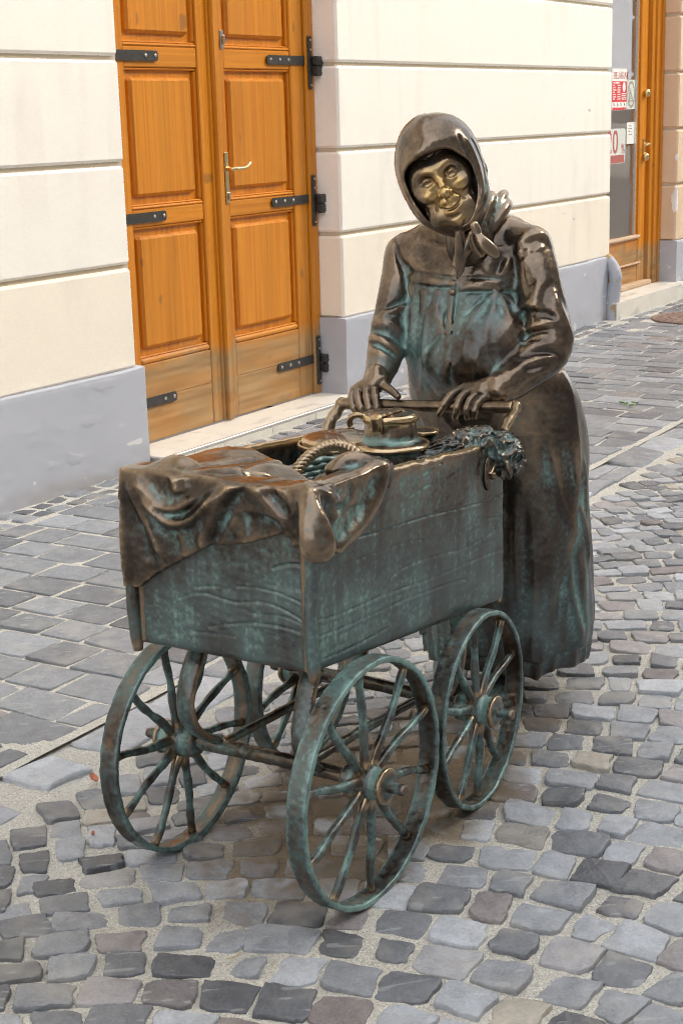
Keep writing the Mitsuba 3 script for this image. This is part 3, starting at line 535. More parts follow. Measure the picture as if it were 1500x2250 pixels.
# ------------------------------------------------------------------ the wooden double door
DY = 4.215
D_ = 'double_door'
tag(D_, 'orange varnished double door with raised panels and black iron strap hinges', 'door')
def wv(key, *a, b=.004, m='m_wood_v'):
    ms = bbox(*a, b)
    return add(key, ms, m, uv=np.tile(rng.random(2), (24, 1)))
ZB, ZT = .058, 2.62
add(f'{D_}__frame', bbox(6.545, 6.618, DY - .012, DY + .07, ZB - .004, ZT, .004), 'm_wood_v', uv=np.tile(rng.random(2), (24, 1)))
add(f'{D_}__frame', bbox(4.97, 5.03, DY - .012, DY + .07, ZB - .004, ZT, .004), 'm_wood_v', uv=np.tile(rng.random(2), (24, 1)))
add(f'{D_}__frame', bbox(5.03, 6.545, DY - .012, DY + .07, ZT - .06, ZT, .004), 'm_wood_h', uv=np.tile(rng.random(2), (24, 1)))
def leaf(key, x0, x1, st0, st1):
    """stiles st0/st1 wide; rails and raised panels between them."""
    y = DY
    wv(f'{key}__stile', x0, x0 + st0, y, y + .05, ZB, ZT - .062)
    wv(f'{key}__stile', x1 - st1, x1, y, y + .05, ZB, ZT - .062)
    a, b = x0 + st0, x1 - st1
    wv(f'{key}__bottom_board', a + .0015, b - .0015, y + .003, y + .05, ZB, .245, m='m_wood_h', b=.002)
    wv(f'{key}__bottom_board', a + .0015, b - .0015, y + .003, y + .05, .2465, .398, m='m_wood_h', b=.002)
    wv(f'{key}__ledge', a + .001, b - .001, y + .001, y + .05, .3985, .425, m='m_wood_h', b=.009)
    for z0, z1 in ((.985, 1.070), (1.640, 1.738), (2.30, 2.42)):
        wv(f'{key}__rail', a + .001, b - .001, y + .004, y + .05, z0, z1 - .014, m='m_wood_h')
        wv(f'{key}__ledge', a + .001, b - .001, y + .001, y + .05, z1 - .0135, z1, m='m_wood_h', b=.006)
    for z0, z1 in ((.425, .985), (1.070, 1.640), (1.738, 2.30)):
        # moulding round the sunk field, then the raised panel
        for q in ((a, b, z1 - .012, z1, 'h'), (a, b, z0, z0 + .008, 'h')):
            wv(f'{key}__moulding', q[0] + .001, q[1] - .001, y + .010, y + .05, q[2], q[3], m='m_wood_h', b=.005)
        for q in ((a, a + .012), (b - .012, b)):
            wv(f'{key}__moulding', q[0], q[1], y + .010, y + .05, z0 + .009, z1 - .013, b=.005)
        wv(f'{key}__field', a + .012, b - .012, y + .030, y + .05, z0 + .008, z1 - .012, b=.001)
        m = bbox(a + .040, b - .040, y + .006, y + .034, z0 + .040, z1 - .042, .016)
        v = m.vertices.copy()
        w = (v[:, 1] > y + .03)
        cx, cz = (a + b) / 2, (z0 + z1) / 2 - .001
        v[w, 0] = cx + (v[w, 0] - cx) * (1 + .030 / (b - a - .08))
        v[w, 2] = cz + (v[w, 2] - cz) * (1 + .030 / (z1 - z0 - .08))
        add(f'{key}__panel', trimesh.Trimesh(v, m.faces, process=False), 'm_wood_v', uv=np.tile(rng.random(2), (24, 1)))
leaf(f'{D_}__leaf', 5.034, 5.780, .150, .092)
leaf(f'{D_}__leaf_001', 5.800, 6.540, .088, .112)
# the meeting strip: two steps in section
wv(f'{D_}__meeting_strip', 5.772, 5.815, DY - .030, DY + .004, ZB, ZT - .062, b=.006)
wv(f'{D_}__meeting_strip', 5.757, 5.771, DY - .012, DY + .004, ZB, ZT - .062, b=.003)

def rivet(x, y, z, r=.008, m='m_rivet'):
    s = trimesh.creation.icosphere(subdivisions=2, radius=r)
    s.vertices *= [1, .5, 1]
    s.apply_translation([x, y, z])
    return s
def strap(x0, x1, z, zp, curl):
    k = f'{D_}__hinge_strap'
    n = 0
    while f'{k}' + (f'_{n:03d}' if n else '') in scene:
        n += 1
    k = k + (f'_{n:03d}' if n else '')
    h = .021
    th = np.linspace(np.pi / 2, 3 * np.pi / 2, 9)
    if curl:      # right leaf: rounded end at the left, knuckle and pintle at the right
        pl = [(x0 + h * .8 + h * .8 * math.cos(t), z + h * math.sin(t)) for t in th] + [(x1, z - h), (x1, z + h)]
    else:
        pl = [(x1 - h * .5 - h * .5 * math.cos(t), z - h * math.sin(t)) for t in th] + [(x0, z + h), (x0, z - h)]
    import shapely
    g = trimesh.creation.extrude_polygon(shapely.Polygon(pl), .007)
    v = g.vertices
    g = trimesh.Trimesh(np.stack([v[:, 0], DY - .0005 - v[:, 2], v[:, 1]], 1), g.faces[:, ::-1], process=False)
    parts = [g]
    if curl:
        parts.append(bbox(x1 - .004, x1 + .035, DY - .030, DY - .004, z - .021, z + .021, .005))
        parts.append(bbox(6.560, 6.592, DY - .022, DY - .0115, z - .135, z + .115, .006))
        parts.append(bbox(6.575, 6.662, DY - .060, DY - .030, z - .022, z + .020, .006))
        parts.append(bbox(6.583, 6.662, DY - .058, DY - .022, z - .072, z - .026, .006))
        parts.append(lathe([(0, -.105), (.006, -.104), (.009, -.094), (.007, -.086), (.013, -.082), (.014, .012), (.013, .026), (.017, .028), (.016, .036), (.008, .044), (.010, .050), (.007, .057), (0, .058)], (6.672, DY - .045, z), 16))
    add(k, cat(parts), 'm_iron', smooth=35)
    xs = (x0 + .028, x0 + .105, x0 + .18) if curl else (x1 - .02, x1 - .085)
    for x in xs:
        add(f'{k}__rivet', rivet(x, DY - .009, z + .001), 'm_rivet', smooth=True)
    if curl:
        for zz in (.095, .05, -.115):
            add(f'{k}__rivet', rivet(6.576, DY - .024, z + zz, .006), 'm_rivet', smooth=True)
for z in (1.683, 1.028, .232):
    strap(6.224, 6.60, z, z, True)
for z in (1.686, 1.023, .232):
    strap(5.03, 5.405 if z > .5 else 5.41, z, z, False)

def handle(key, x, y, z, s=1.0):
    pl = bbox(x - .014, x + .014, y - .008, y, z - .155, z + .075, .006)
    k = add(key, pl, 'm_brass')
    P_ = spline([[x, y - .005, z], [x, y - .045, z], [x + .02, y - .056, z + .0], [x + .08, y - .055, z + .004], [x + .125, y - .048, z + .024]], 30)
    add(f'{k}__lever', tube(P_, np.interp(np.linspace(0, 1, 30), [0, .2, 1], [.010, .009, .0075]), 14), 'm_brass', smooth=60)
    add(f'{k}__lock', cat([trimesh.creation.cylinder(radius=.0085, height=.012, transform=trimesh.transformations.translation_matrix([x, y - .012, z - .112]) @ trimesh.transformations.rotation_matrix(np.pi / 2, [1, 0, 0])),
                            bbox(x - .0045, x + .0045, y - .018, y - .007, z - .138, z - .110, .003)]), 'm_steel', smooth=40)
handle(f'{D_}__handle', 5.868, DY, 1.200)
add(f'{D_}__cylinder_lock', cat([bbox(5.862, 5.886, DY - .006, DY, 1.722, 1.805, .005), bbox(5.868, 5.880, DY - .022, DY - .005, 1.742, 1.785, .005)]), 'm_steel')

# ------------------------------------------------------------------ the shop door at the right
S_ = 'shop_door'
SY = 4.235
tag(S_, 'glazed shop door in an orange wooden frame with brass handle and stickers on the pane', 'door')
wv(f'{S_}__frame', 11.395, 11.436, 4.185, 4.30, .10, 2.75)
wv(f'{S_}__frame', 11.352, 11.394, 4.197, 4.30, .10, 2.75)
wv(f'{S_}__frame', 11.300, 11.351, 4.192, 4.30, .10, 2.75)
wv(f'{S_}__frame', 11.232, 11.299, 4.207, 4.30, .10, 2.75)
wv(f'{S_}__frame', 10.12, 10.20, 4.19, 4.30, .10, 2.75)
wv(f'{S_}__stile', 11.085, 11.230, SY, SY + .05, .14, 2.72)
wv(f'{S_}__stile', 11.055, 11.084, SY + .012, SY + .05, .50, 2.72)
wv(f'{S_}__stile', 10.21, 10.34, SY, SY + .05, .14, 2.72)
wv(f'{S_}__rail', 10.342, 11.083, SY + .004, SY + .05, .30, .478, m='m_wood_h')
wv(f'{S_}__rail', 10.342, 11.083, SY + .002, SY + .05, .14, .298, m='m_wood_h')
add(f'{S_}__sill', bbox(10.342, 11.090, SY - .025, SY + .03, .480, .505, .008), 'm_wood_edge')
add(f'{S_}__sill', bbox(10.342, 11.11, SY - .022, SY + .002, .292, .306, .006), 'm_wood_edge')
add(f'{S_}__threshold', bbox(10.20, 11.25, SY - .055, SY + .03, .126, .162, .008), 'm_wood_edge')
add(f'{S_}__glass_pane', bbox(10.342, 11.056, SY + .026, SY + .0264, .505, 2.70, .0001), 'm_glass')
add(f'{S_}__seal', bbox(11.046, 11.0545, SY + .010, SY + .03, .506, 2.70, .002), 'm_alu')
k = add(f'{S_}__handle', bbox(11.150, 11.176, SY - .008, SY, 1.04, 1.20, .005), 'm_brass')
add(f'{k}__lever', tube(spline([[11.163, SY, 1.16], [11.163, SY - .05, 1.16], [11.14, SY - .055, 1.158], [11.06, SY - .052, 1.150]], 20), .009, 12), 'm_brass', smooth=60)
for z in (1.52, 1.065):
    s = trimesh.creation.icosphere(subdivisions=2, radius=.026); s.vertices *= [1, 1, 1.25]
    s.apply_translation([11.165, SY - .02, z])
    add(f'{S_}__knob', s, 'm_brass', smooth=True)
# what is seen through the pane: floor, back wall, a pale mannequin with a jacket
R_ = 'shop_room'
tag(R_, 'dim shop interior behind the glazed door', 'room')
add(f'{R_}__floor', bbox(9.6, 13.5, 4.30, 4.999, .0, .10, .002), 'm_shop_floor')
add(f'{R_}__back_wall', cat([bbox(9.6, 13.5, 5.00, 5.1, 0, 3.2, .002), bbox(9.5, 9.6, 4.92, 4.998, 0, 3.2, .002), bbox(13.5, 13.6, 4.92, 4.998, 0, 3.2, .002), bbox(9.5, 13.6, 4.92, 4.998, 3.1, 3.2, .002)]), 'm_shop_wall')
add(f'{R_}__shelf', cat([bbox(12.35, 13.2, 4.80, 4.99, z, z + .03, .004) for z in (.5, .95, 1.4, 1.85)] + [bbox(12.35, 12.38, 4.80, 4.99, .1, 2.3, .003), bbox(13.17, 13.2, 4.80, 4.99, .1, 2.3, .003)]), 'm_wood_h')
add('shop_coat', cat([lathe([(0, .0), (.20, .01), (.19, .35), (.17, .55), (.21, .75), (.18, .86), (.06, .93), (0, .94)], (11.95, 4.72, .75), 20)]), 'm_coat', smooth=60, label='pale coat on a stand inside the shop behind the glass', category='coat')
add('shop_box', bbox(12.42, 12.75, 4.82, 4.97, 1.882, 2.05, .006), 'm_yellow', label='yellow box on the shelf inside the shop', category='box')
# notices stuck on the pane
GY = SY + .0255
def notice(key, x0, x1, z0, z1, mat, label, cat_, r=.014):
    import shapely
    g = trimesh.creation.extrude_polygon(shapely.box(x0 + r, z0 + r, x1 - r, z1 - r).buffer(r), .0012)
    v = g.vertices
    k = add(key, trimesh.Trimesh(np.stack([v[:, 0], GY - v[:, 2], v[:, 1]], 1), g.faces[:, ::-1], process=False), mat, label=label, category=cat_)
    return k
G1 = GY - .0014
k = notice('opening_hours_sign', 10.598, 10.873, 1.405, 1.690, 'm_white', 'white and red entrance sign with opening hours on the shop pane', 'sign')
add(f'{k}__lettering', pane_text(k, 'BEJÁRAT', .046, 10.621, G1, 1.620, 'm_redtext', stretch=1.02), 'm_redtext')
add(f'{k}__red_panel', bbox(10.599, 10.872, G1 - .0005, G1 + .0001, 1.462, 1.604, .0001), 'm_red')
add(f'{k}__red_panel', bbox(10.608, 10.863, G1 - .0005, G1 + .0001, 1.406, 1.424, .0001), 'm_red')
lines = []
for i in range(7):
    lines += [bbox(10.613, 10.648 + .012 * (i % 3), G1 - .0012, G1 - .0006, 1.572 - i * .0155, 1.579 - i * .0155, .0001), bbox(10.698, 10.753, G1 - .0012, G1 - .0006, 1.572 - i * .0155, 1.579 - i * .0155, .0001)]
for i in range(4):
    lines.append(bbox(10.778, 10.863, G1 - .0012, G1 - .0006, 1.478 + i * .013, 1.484 + i * .013, .0001))
lines.append(bbox(10.618, 10.738, G1 - .0012, G1 - .0006, 1.588, 1.597, .0001))
s = trimesh.creation.cylinder(radius=1, height=.0006, sections=32); v = s.vertices
lines.append(trimesh.Trimesh(np.stack([10.823 + .028 * v[:, 0], G1 - .0009 - v[:, 2], 1.565 + .034 * v[:, 1]], 1), s.faces[:, ::-1], process=False))
add(f'{k}__print', cat(lines), 'm_white')
for i in range(4):
    add(f'{k}__symbol', tube(spline([[10.616 + i * .066 + a * .035, G1 - .0006, 1.436 + b * .020] for a, b in ((.1, .9), (.5, .7), (.55, .1), (.9, .3))], 8), .0022, 5), 'm_ink')
k = notice('no_food_sticker', 10.883, 11.043, 1.410, 1.615, 'm_pale', 'square pale sticker with a grey round prohibition symbol on the shop pane', 'sticker', .002)
an = np.linspace(0, 2 * np.pi, 41)
def flat_strip(pts, w, y):
    import shapely
    g = trimesh.creation.extrude_polygon(shapely.LineString(pts).buffer(w, cap_style=2), .0006)
    v = g.vertices
    return trimesh.Trimesh(np.stack([v[:, 0], y - v[:, 2], v[:, 1]], 1), g.faces[:, ::-1], process=False)
add(f'{k}__symbol', cat([flat_strip([(10.963 + .066 * math.cos(t), 1.512 + .085 * math.sin(t)) for t in an], .009, G1), flat_strip([(10.913, 1.575), (11.015, 1.452)], .007, G1), flat_strip([(10.936, 1.455), (10.936, 1.555)], .012, G1),
                          flat_strip([(10.958, 1.485), (10.998, 1.485)], .005, G1), flat_strip([(10.958, 1.468), (10.998, 1.468)], .005, G1)]), 'm_grey_print')
k = notice('paper_note', 10.893, 11.053, 1.165, 1.318, 'm_white', 'small white paper note taped to the shop pane beside the frame', 'note', .001)
add(f'{k}__print', cat([bbox(10.918, 10.918 + w, G1 - .0006, G1, 1.29 - i * .020, 1.295 - i * .020, .0001) for i, w in enumerate((.06, .07, .05, .08))]), 'm_ink')
k = notice('discount_sign', 10.448, 10.868, 1.035, 1.278, 'm_pale', 'pale discount sign with a red figure and per cent mark on the shop pane', 'sign', .03)
add(f'{k}__lettering', cat([pane_text(k, '20', .150, 10.498, G1, 1.112, 'm_redtext', True, .86), pane_text(k, '%', .062, 10.783, G1, 1.105, 'm_redtext', True, .9)]), 'm_redtext')
add(f'{k}__red_panel', bbox(10.468, 10.848, G1 - .0004, G1 + .0001, 1.038, 1.094, .0001), 'm_redtext')

# ------------------------------------------------------------------ the other side of the street, unseen behind the camera, added to darken reflections
O_ = 'unseen_opposite_building'
tag(O_, 'plain grey brown house across the street, unseen behind the viewer, added to darken reflections', 'building')
OY = -5.6
add(f'{O_}__wall', bbox(-22, 34, OY - 6, OY, -.05, 8.4, .02), 'm_opposite')
add(f'{O_}__plinth', bbox(-22, 34, OY, OY + .06, -.05, .75, .01), 'm_plinth')
add(f'{O_}__cornice', bbox(-22.2, 34.2, OY - .1, OY + .28, 8.05, 8.4, .03), 'm_opposite')
for i in range(17):
    for z0, h in ((1.1, 1.9), (4.6, 2.0)):
        x = -20 + 3.1 * i
        wk = add(f'{O_}__window', cat([bbox(x - .08, x, OY, OY + .05, z0 - .08, z0 + h + .08, .01), bbox(x + 1.15, x + 1.23, OY, OY + .05, z0 - .08, z0 + h + .08, .01), bbox(x, x + 1.15, OY, OY + .05, z0 + h, z0 + h + .08, .01), bbox(x, x + 1.15, OY, OY + .09, z0 - .08, z0, .01)]), 'm_white')
        add(f'{wk}__pane', bbox(x, x + 1.15, OY + .002, OY + .012, z0, z0 + h, .002), 'm_window')

# ------------------------------------------------------------------ small street things
k = add('pipe_stub', tube(spline([[10.075, 4.005, -.03], [10.075, 4.005, .25], [10.075, 4.008, .33], [10.075, 4.045, .40], [10.075, 4.075, .43]], 30), np.interp(np.linspace(0, 1, 30), [0, .6, 1], [.048, .046, .036]), 20), 'm_pipe', smooth=60,
        label='grey painted drain pipe stub at the wall corner beside the shop step', category='pipe')
mx, my = 10.30, 3.46
k = add('manhole_cover', lathe([(0, .0), (.34, .0), (.34, .016), (.325, .019), (.318, .013), (.308, .013), (.303, .018), (0, .018)], (mx, my, .002), 56), 'm_cast', smooth=30, label='rusty round cast iron manhole cover among the setts', category='manhole cover')
add(f'{k}__tread', cat([bbox(mx + r * math.cos(t) - .012, mx + r * math.cos(t) + .012, my + r * math.sin(t) - .009, my + r * math.sin(t) + .009, .019, .0235, .002) for r, n in ((.08, 8), (.15, 15), (.22, 22), (.275, 28)) for t in np.arange(n) * 2 * np.pi / n]), 'm_cast', kind='stuff')

def curled(c, L, w, ang, mat, key, label, cat_):
    s, t = np.meshgrid(np.linspace(-1, 1, 11), np.linspace(-1, 1, 7), indexing='ij')
    ww = w * np.sqrt(np.clip(1 - s ** 2, 0, 1)) + .0004
    P_ = np.stack([s * L, t * ww, .004 + .5 * w * t ** 2 + .10 * L * s ** 2 + .002 * np.sin(s * 9)], -1)
    ca, sa = math.cos(ang), math.sin(ang)
    P_ = np.stack([P_[..., 0] * ca - P_[..., 1] * sa, P_[..., 0] * sa + P_[..., 1] * ca, P_[..., 2]], -1) + np.array(c)
    top_, bot = grid_mesh(P_), grid_mesh(P_ - [0, 0, .0006])
    bot.faces = bot.faces[:, ::-1]
    add(key, cat([top_, bot]), mat, smooth=True, label=label, category=cat_)
curled((2.402, 2.157, .008), .020, .008, 1.0, 'm_leaf_dry', 'dry_leaf', 'crumpled red dry leaf on the cobbles left of the front left wheel', 'leaf')
curled((2.195, 1.985, .006), .006, .003, .4, 'm_leaf_dry', 'dry_leaf', 'tiny red leaf scrap on the cobbles below the front left wheel', 'leaf')
for i, (x, y) in enumerate(((7.06, 2.74), (7.10, 2.71), (7.03, 2.70), (7.08, 2.77))):
    curled((x, y, .016), .020, .008, i * 1.4, 'm_leaf_green', 'weed__leaf', None, None)
tag('weed', 'small green weed growing in a joint between the grey setts', 'plant')
add('straw', tube(spline([[1.93, 1.46, .009], [1.945, 1.45, .010], [1.965, 1.455, .009]], 8), .0011, 6), 'm_straw', smooth=60, label='short pale straw lying between the cobbles in the foreground', category='straw')
# ------------------------------------------------------------------ sculpting in a distance field
from scipy.interpolate import CubicSpline
class Vol:
    """A distance field on a grid in its own frame (columns of M at O); shapes are blended in and a mesh is drawn from it."""
    def __init__(s, lo, hi, h, O=(0, 0, 0), M=None):
        s.lo, s.h = np.array(lo, float), h
        s.n = np.ceil((np.array(hi) - s.lo) / h).astype(int) + 1
        s.F = np.full(s.n, .2, np.float32)
        s.O, s.M = np.array(O, float), np.eye(3) if M is None else np.asarray(M, float)
    def box(s, lo, hi):
        a = np.clip(np.floor((np.asarray(lo) - s.lo) / s.h).astype(int), 0, s.n)
        b = np.clip(np.ceil((np.asarray(hi) - s.lo) / s.h).astype(int) + 1, 0, s.n)
        sl = tuple(slice(i, j) for i, j in zip(a, b))
        ax = [(s.lo[k] + s.h * np.arange(a[k], b[k])).astype(np.float32) for k in range(3)]
        return sl, ax[0][:, None, None], ax[1][None, :, None], ax[2][None, None, :]
    def add(s, fn, lo, hi, k=.0, cut=False):
        sl, x, y, z = s.box(lo, hi)
        if min(s.F[sl].shape) == 0:
            return
        A, B = s.F[sl], fn(x, y, z)
        if cut:
            A, B = -A, B
        if k > 0:
            h = np.maximum(k - np.abs(A - B), 0) / k
            R = np.minimum(A, B) - h * h * k * .25
        else:
            R = np.minimum(A, B)
        s.F[sl] = -R if cut else R
    def limb(s, pts, rad, k=.01, cut=False, flat=None, n=None):
        """Round-jointed chain of tapering capsules; flat=(axis, f) squeezes it along an axis."""
        p = np.asarray(pts, float)
        r = np.broadcast_to(np.asarray(rad, float), (len(p),)).copy()
        if n:
            q = spline(np.c_[p, r], n); p, r = q[:, :3], q[:, 3]
        m = r.max() + k + .012
        def fn(x, y, z):
            D = None
            for i in range(len(p) - 1):
                a, ba = p[i], p[i + 1] - p[i]
                dx, dy, dz = x - a[0], y - a[1], z - a[2]
                t = np.clip((dx * ba[0] + dy * ba[1] + dz * ba[2]) / (ba @ ba + 1e-12), 0, 1)
                ex, ey, ez = dx - t * ba[0], dy - t * ba[1], dz - t * ba[2]
                q = ex * ex + ey * ey + ez * ez
                if flat is not None:
                    c = ex * flat[0][0] + ey * flat[0][1] + ez * flat[0][2]
                    q = q + c * c * (1 / flat[1] ** 2 - 1)
                d = np.sqrt(q) - (r[i] + t * (r[i + 1] - r[i]))
                if flat is not None:
                    d = d * flat[1] ** .5
                D = d if D is None else np.minimum(D, d)
            return D
        s.add(fn, p.min(0) - m, p.max(0) + m, k, cut)
    def ell(s, c, rad, k=.01, cut=False, R=None):
        c, rad = np.asarray(c, float), np.asarray(rad, float)
        Q = np.eye(3) if R is None else np.asarray(R, float)
        m = rad.max() + k + .012
        def fn(x, y, z):
            d = [x - c[0], y - c[1], z - c[2]]
            u = [sum(d[j] * Q[j, i] for j in range(3)) / rad[i] for i in range(3)]
            q = np.sqrt(u[0] ** 2 + u[1] ** 2 + u[2] ** 2)
            g = np.sqrt(sum((u[i] / rad[i]) ** 2 for i in range(3))) + 1e-6
            return q * (q - 1) / g
        s.add(fn, c - m, c + m, k, cut)
    def emboss(s, pts, w, amp, n=None, ends=True):
        """Raises (amp > 0) or sinks the surface along a line, with a soft profile of half width w."""
        p = np.asarray(pts, float)
        p = spline(p, n or max(4, int(np.linalg.norm(np.diff(p, axis=0), axis=1).sum() / max(w, .006)) + 2)) if len(p) > 1 else np.vstack([p, p + 1e-4])
        a = np.full(len(p), amp) * (np.sin(np.linspace(.12, np.pi - .12, len(p))) ** .5 if ends else 1)
        m = 2.4 * w
        sl, x, y, z = s.box(p.min(0) - m, p.max(0) + m)
        if min(s.F[sl].shape) == 0:
            return
        D, A = None, None
        for i in range(len(p) - 1):
            o, ba = p[i], p[i + 1] - p[i]
            dx, dy, dz = x - o[0], y - o[1], z - o[2]
            t = np.clip((dx * ba[0] + dy * ba[1] + dz * ba[2]) / (ba @ ba + 1e-12), 0, 1)
            q = (dx - t * ba[0]) ** 2 + (dy - t * ba[1]) ** 2 + (dz - t * ba[2]) ** 2
            al = a[i] + t * (a[i + 1] - a[i])
            if D is None:
                D, A = q, al
            else:
                c = q < D
                D, A = np.where(c, q, D), np.where(c, al, A)
        s.F[sl] -= A * np.exp(-D / (w * w))
    def mesh(s, smooth=2):
        F, n = s.F, s.n
        S = F < 0
        # surface nets: one vertex per mixed cell, one quad per crossed edge
        C = sum(S[i:n[0] - 1 + i, j:n[1] - 1 + j, k:n[2] - 1 + k].astype(np.int8) for i in (0, 1) for j in (0, 1) for k in (0, 1))
        mixed = (C > 0) & (C < 8)
        idx = np.argwhere(mixed)
        num = np.full(mixed.shape, -1, np.int64)
        num[mixed] = np.arange(len(idx))
        acc, cnt = np.zeros((len(idx), 3)), np.zeros(len(idx))
        cor = [(i, j, k) for i in (0, 1) for j in (0, 1) for k in (0, 1)]
        val = {c: F[idx[:, 0] + c[0], idx[:, 1] + c[1], idx[:, 2] + c[2]].astype(float) for c in cor}
        for c in cor:
            for a in range(3):
                if c[a] == 0:
                    d = tuple(1 if q == a else c[q] for q in range(3))
                    f0, f1 = val[c], val[d]
                    x = (f0 < 0) != (f1 < 0)
                    t = f0[x] / (f0[x] - f1[x])
                    pnt = np.tile(np.array(c, float), (x.sum(), 1)); pnt[:, a] = t
                    acc[x] += pnt; cnt[x] += 1
        v = s.lo + s.h * (idx + acc / cnt[:, None])
        faces = []
        for a in range(3):
            b, c = (a + 1) % 3, (a + 2) % 3
            sl0 = [slice(None)] * 3; sl1 = [slice(None)] * 3
            sl0[a] = slice(0, n[a] - 1); sl1[a] = slice(1, n[a])
            e = np.argwhere(S[tuple(sl0)] != S[tuple(sl1)])
            e = e[(e[:, b] > 0) & (e[:, c] > 0) & (e[:, b] < n[b] - 1) & (e[:, c] < n[c] - 1)]
            def cell(db, dc):
                q = e.copy(); q[:, b] -= db; q[:, c] -= dc
                return num[q[:, 0], q[:, 1], q[:, 2]]
            quad = np.stack([cell(1, 1), cell(0, 1), cell(0, 0), cell(1, 0)], 1)
            flip = ~S[tuple(sl0)][e[:, 0], e[:, 1], e[:, 2]]
            quad[flip] = quad[flip][:, ::-1]
            faces.append(quad)
        q = np.vstack(faces)
        q = q[(q >= 0).all(1)]
        m = trimesh.Trimesh(v, np.vstack([q[:, [0, 1, 2]], q[:, [0, 2, 3]]]), process=False)
        if smooth:
            A = adjacency(m)
            for i in range(smooth):
                for lam in (.5, -.52):
                    m.vertices = m.vertices + lam * (A @ m.vertices - m.vertices)
        m.vertices = s.O + m.vertices @ s.M.T
        return m

def adjacency(m):
    import scipy.sparse as sp
    e = np.vstack([m.faces[:, [0, 1]], m.faces[:, [1, 2]], m.faces[:, [2, 0]]])
    e = np.vstack([e, e[:, ::-1]])
    A = sp.csr_matrix((np.ones(len(e)), (e[:, 0], e[:, 1])), shape=(len(m.vertices),) * 2)
    A.data[:] = 1
    d = np.maximum(np.asarray(A.sum(1)).ravel(), 1)
    return sp.diags(1 / d) @ A

def relief(m, it=10):
    """How far each vertex stands proud of its smoothed surroundings, in metres (negative in hollows)."""
    A = adjacency(m)
    v = np.array(m.vertices)
    w = v.copy()
    for _ in range(it):
        w = A @ w
    n = meshkit.arrays(m, True)[2]
    r = ((v - w) * n).sum(1)
    for _ in range(2):
        r = A @ r
    return r

# ------------------------------------------------------------------ bronze
def bronze_mix(p, uv):
    """uv.x: relief, .5 flat, 0 hollow, 1 ridge; uv.y: from polished by hands (below 0) to fully patinated (1)."""
    f = fbm(p.x * 13, p.y * 13, p.z * 8, 4)
    g = fbm(p.x * 150, p.y * 150, p.z * 120, 3)
    streak = fbm(p.x * 75, p.y * 75, p.z * 5.5, 4)
    green = uv.y * 1.30 - .30 + .90 * (f - .5) + 1.0 * (streak - .5) + .7 * (g - .5) + 1.7 * (.5 - uv.x) * smoothstep(.05, .35, uv.y)
    green = smoothstep(.08, .80, green)
    gold = smoothstep(.70, .98, uv.x + .25 * (g - .5) + .10 * (.5 - uv.y)) * smoothstep(.95, .30, uv.y)
    return green, gold, f, g, streak

def bronze_col(p, n, uv):
    green, gold, f, g, streak = bronze_mix(p, uv)
    wear = smoothstep(.34, .70, f * .50 + g * .14 + .50 * uv.x - .16 * uv.y - .04)
    c = mix((.042, .030, .022), (.255, .185, .125), wear)
    c = mix(c, (.58, .43, .25), gold * .8)
    polished = smoothstep(-.02, -.5, uv.y)
    c = mix(c, mix((.17, .098, .034), (.58, .385, .15), smoothstep(.14, .74, uv.x)), polished)
    pale = smoothstep(.38, .72, g * .34 + streak * .36 + .85 * (.44 - uv.x) + .20 * f) * smoothstep(.2, .8, f * .7 + uv.y * .35)
    verd = mix(mix((.028, .038, .040), (.052, .092, .092), smoothstep(.3, .7, f)), (.185, .325, .300), pale * .85)
    return mix(c, verd, green)

def bronze_metal(p, n, uv):
    green, gold, f, g, streak = bronze_mix(p, uv)
    return .88 - .62 * green

def bronze_rough(p, n, uv):
    green, gold, f, g, streak = bronze_mix(p, uv)
    return .185 + .24 * green + .14 * (g - .5) - .02 * gold

scene['m_bronze'] = dict(type='twosided', bsdf=dict(type='principled', base_color=proc(bronze_col), metallic=proc(bronze_metal), roughness=proc(bronze_rough), specular=.9, clearcoat=1.0, clearcoat_gloss=.88))

def bronze(key, m, patina, amp=.0035, it=10, micro=.0, even=True, **kw):
    """Adds a bronze mesh; patina: a number or a function of the vertices, amp: the relief in metres that counts as a full ridge."""
    m = trimesh.Trimesh(m.vertices, m.faces, process=False)
    if micro:
        n = meshkit.arrays(m, True)[2]
        m.vertices = m.vertices + n * (micro * (meshkit.fbm(np.asarray(m.vertices) * 55, 3, 3) - .5))[:, None]
    r = relief(m, it)
    r = np.clip(.5 + .5 * (r - (np.median(r) if even else 0)) / amp, 0, 1)
    v = np.asarray(m.vertices)
    pt = np.broadcast_to(patina(v) if callable(patina) else patina, (len(v),))
    return add(key, m, 'm_bronze', smooth=True, uv=np.c_[r, pt], **kw)

def dense(m, edge):
    v, f = trimesh.remesh.subdivide_to_size(m.vertices, m.faces, edge, max_iter=14)
    m = trimesh.Trimesh(v, f, process=False)
    m.merge_vertices()
    return m

# ------------------------------------------------------------------ the handcart
C_ = 'handcart'
tag(C_, 'green patinated bronze handcart with a plank box on four spoked wheels', 'cart')
X0, X1, Y0, Y1 = 2.153, 2.925, 1.405, 1.800
zbot = lambda x: .470 - .107 * (x - X0)
ztop = lambda x: .802 - .0815 * (x - X0)

def seg_dist(a, b, line):
    line = np.asarray(line, float)
    D = np.full(np.shape(a), 9.0)
    for p, q in zip(line[:-1], line[1:]):
        d = q - p
        t = np.clip(((a - p[0]) * d[0] + (b - p[1]) * d[1]) / (d @ d + 1e-12), 0, 1)
        D = np.minimum(D, np.hypot(a - p[0] - t * d[0], b - p[1] - t * d[1]))
    return D

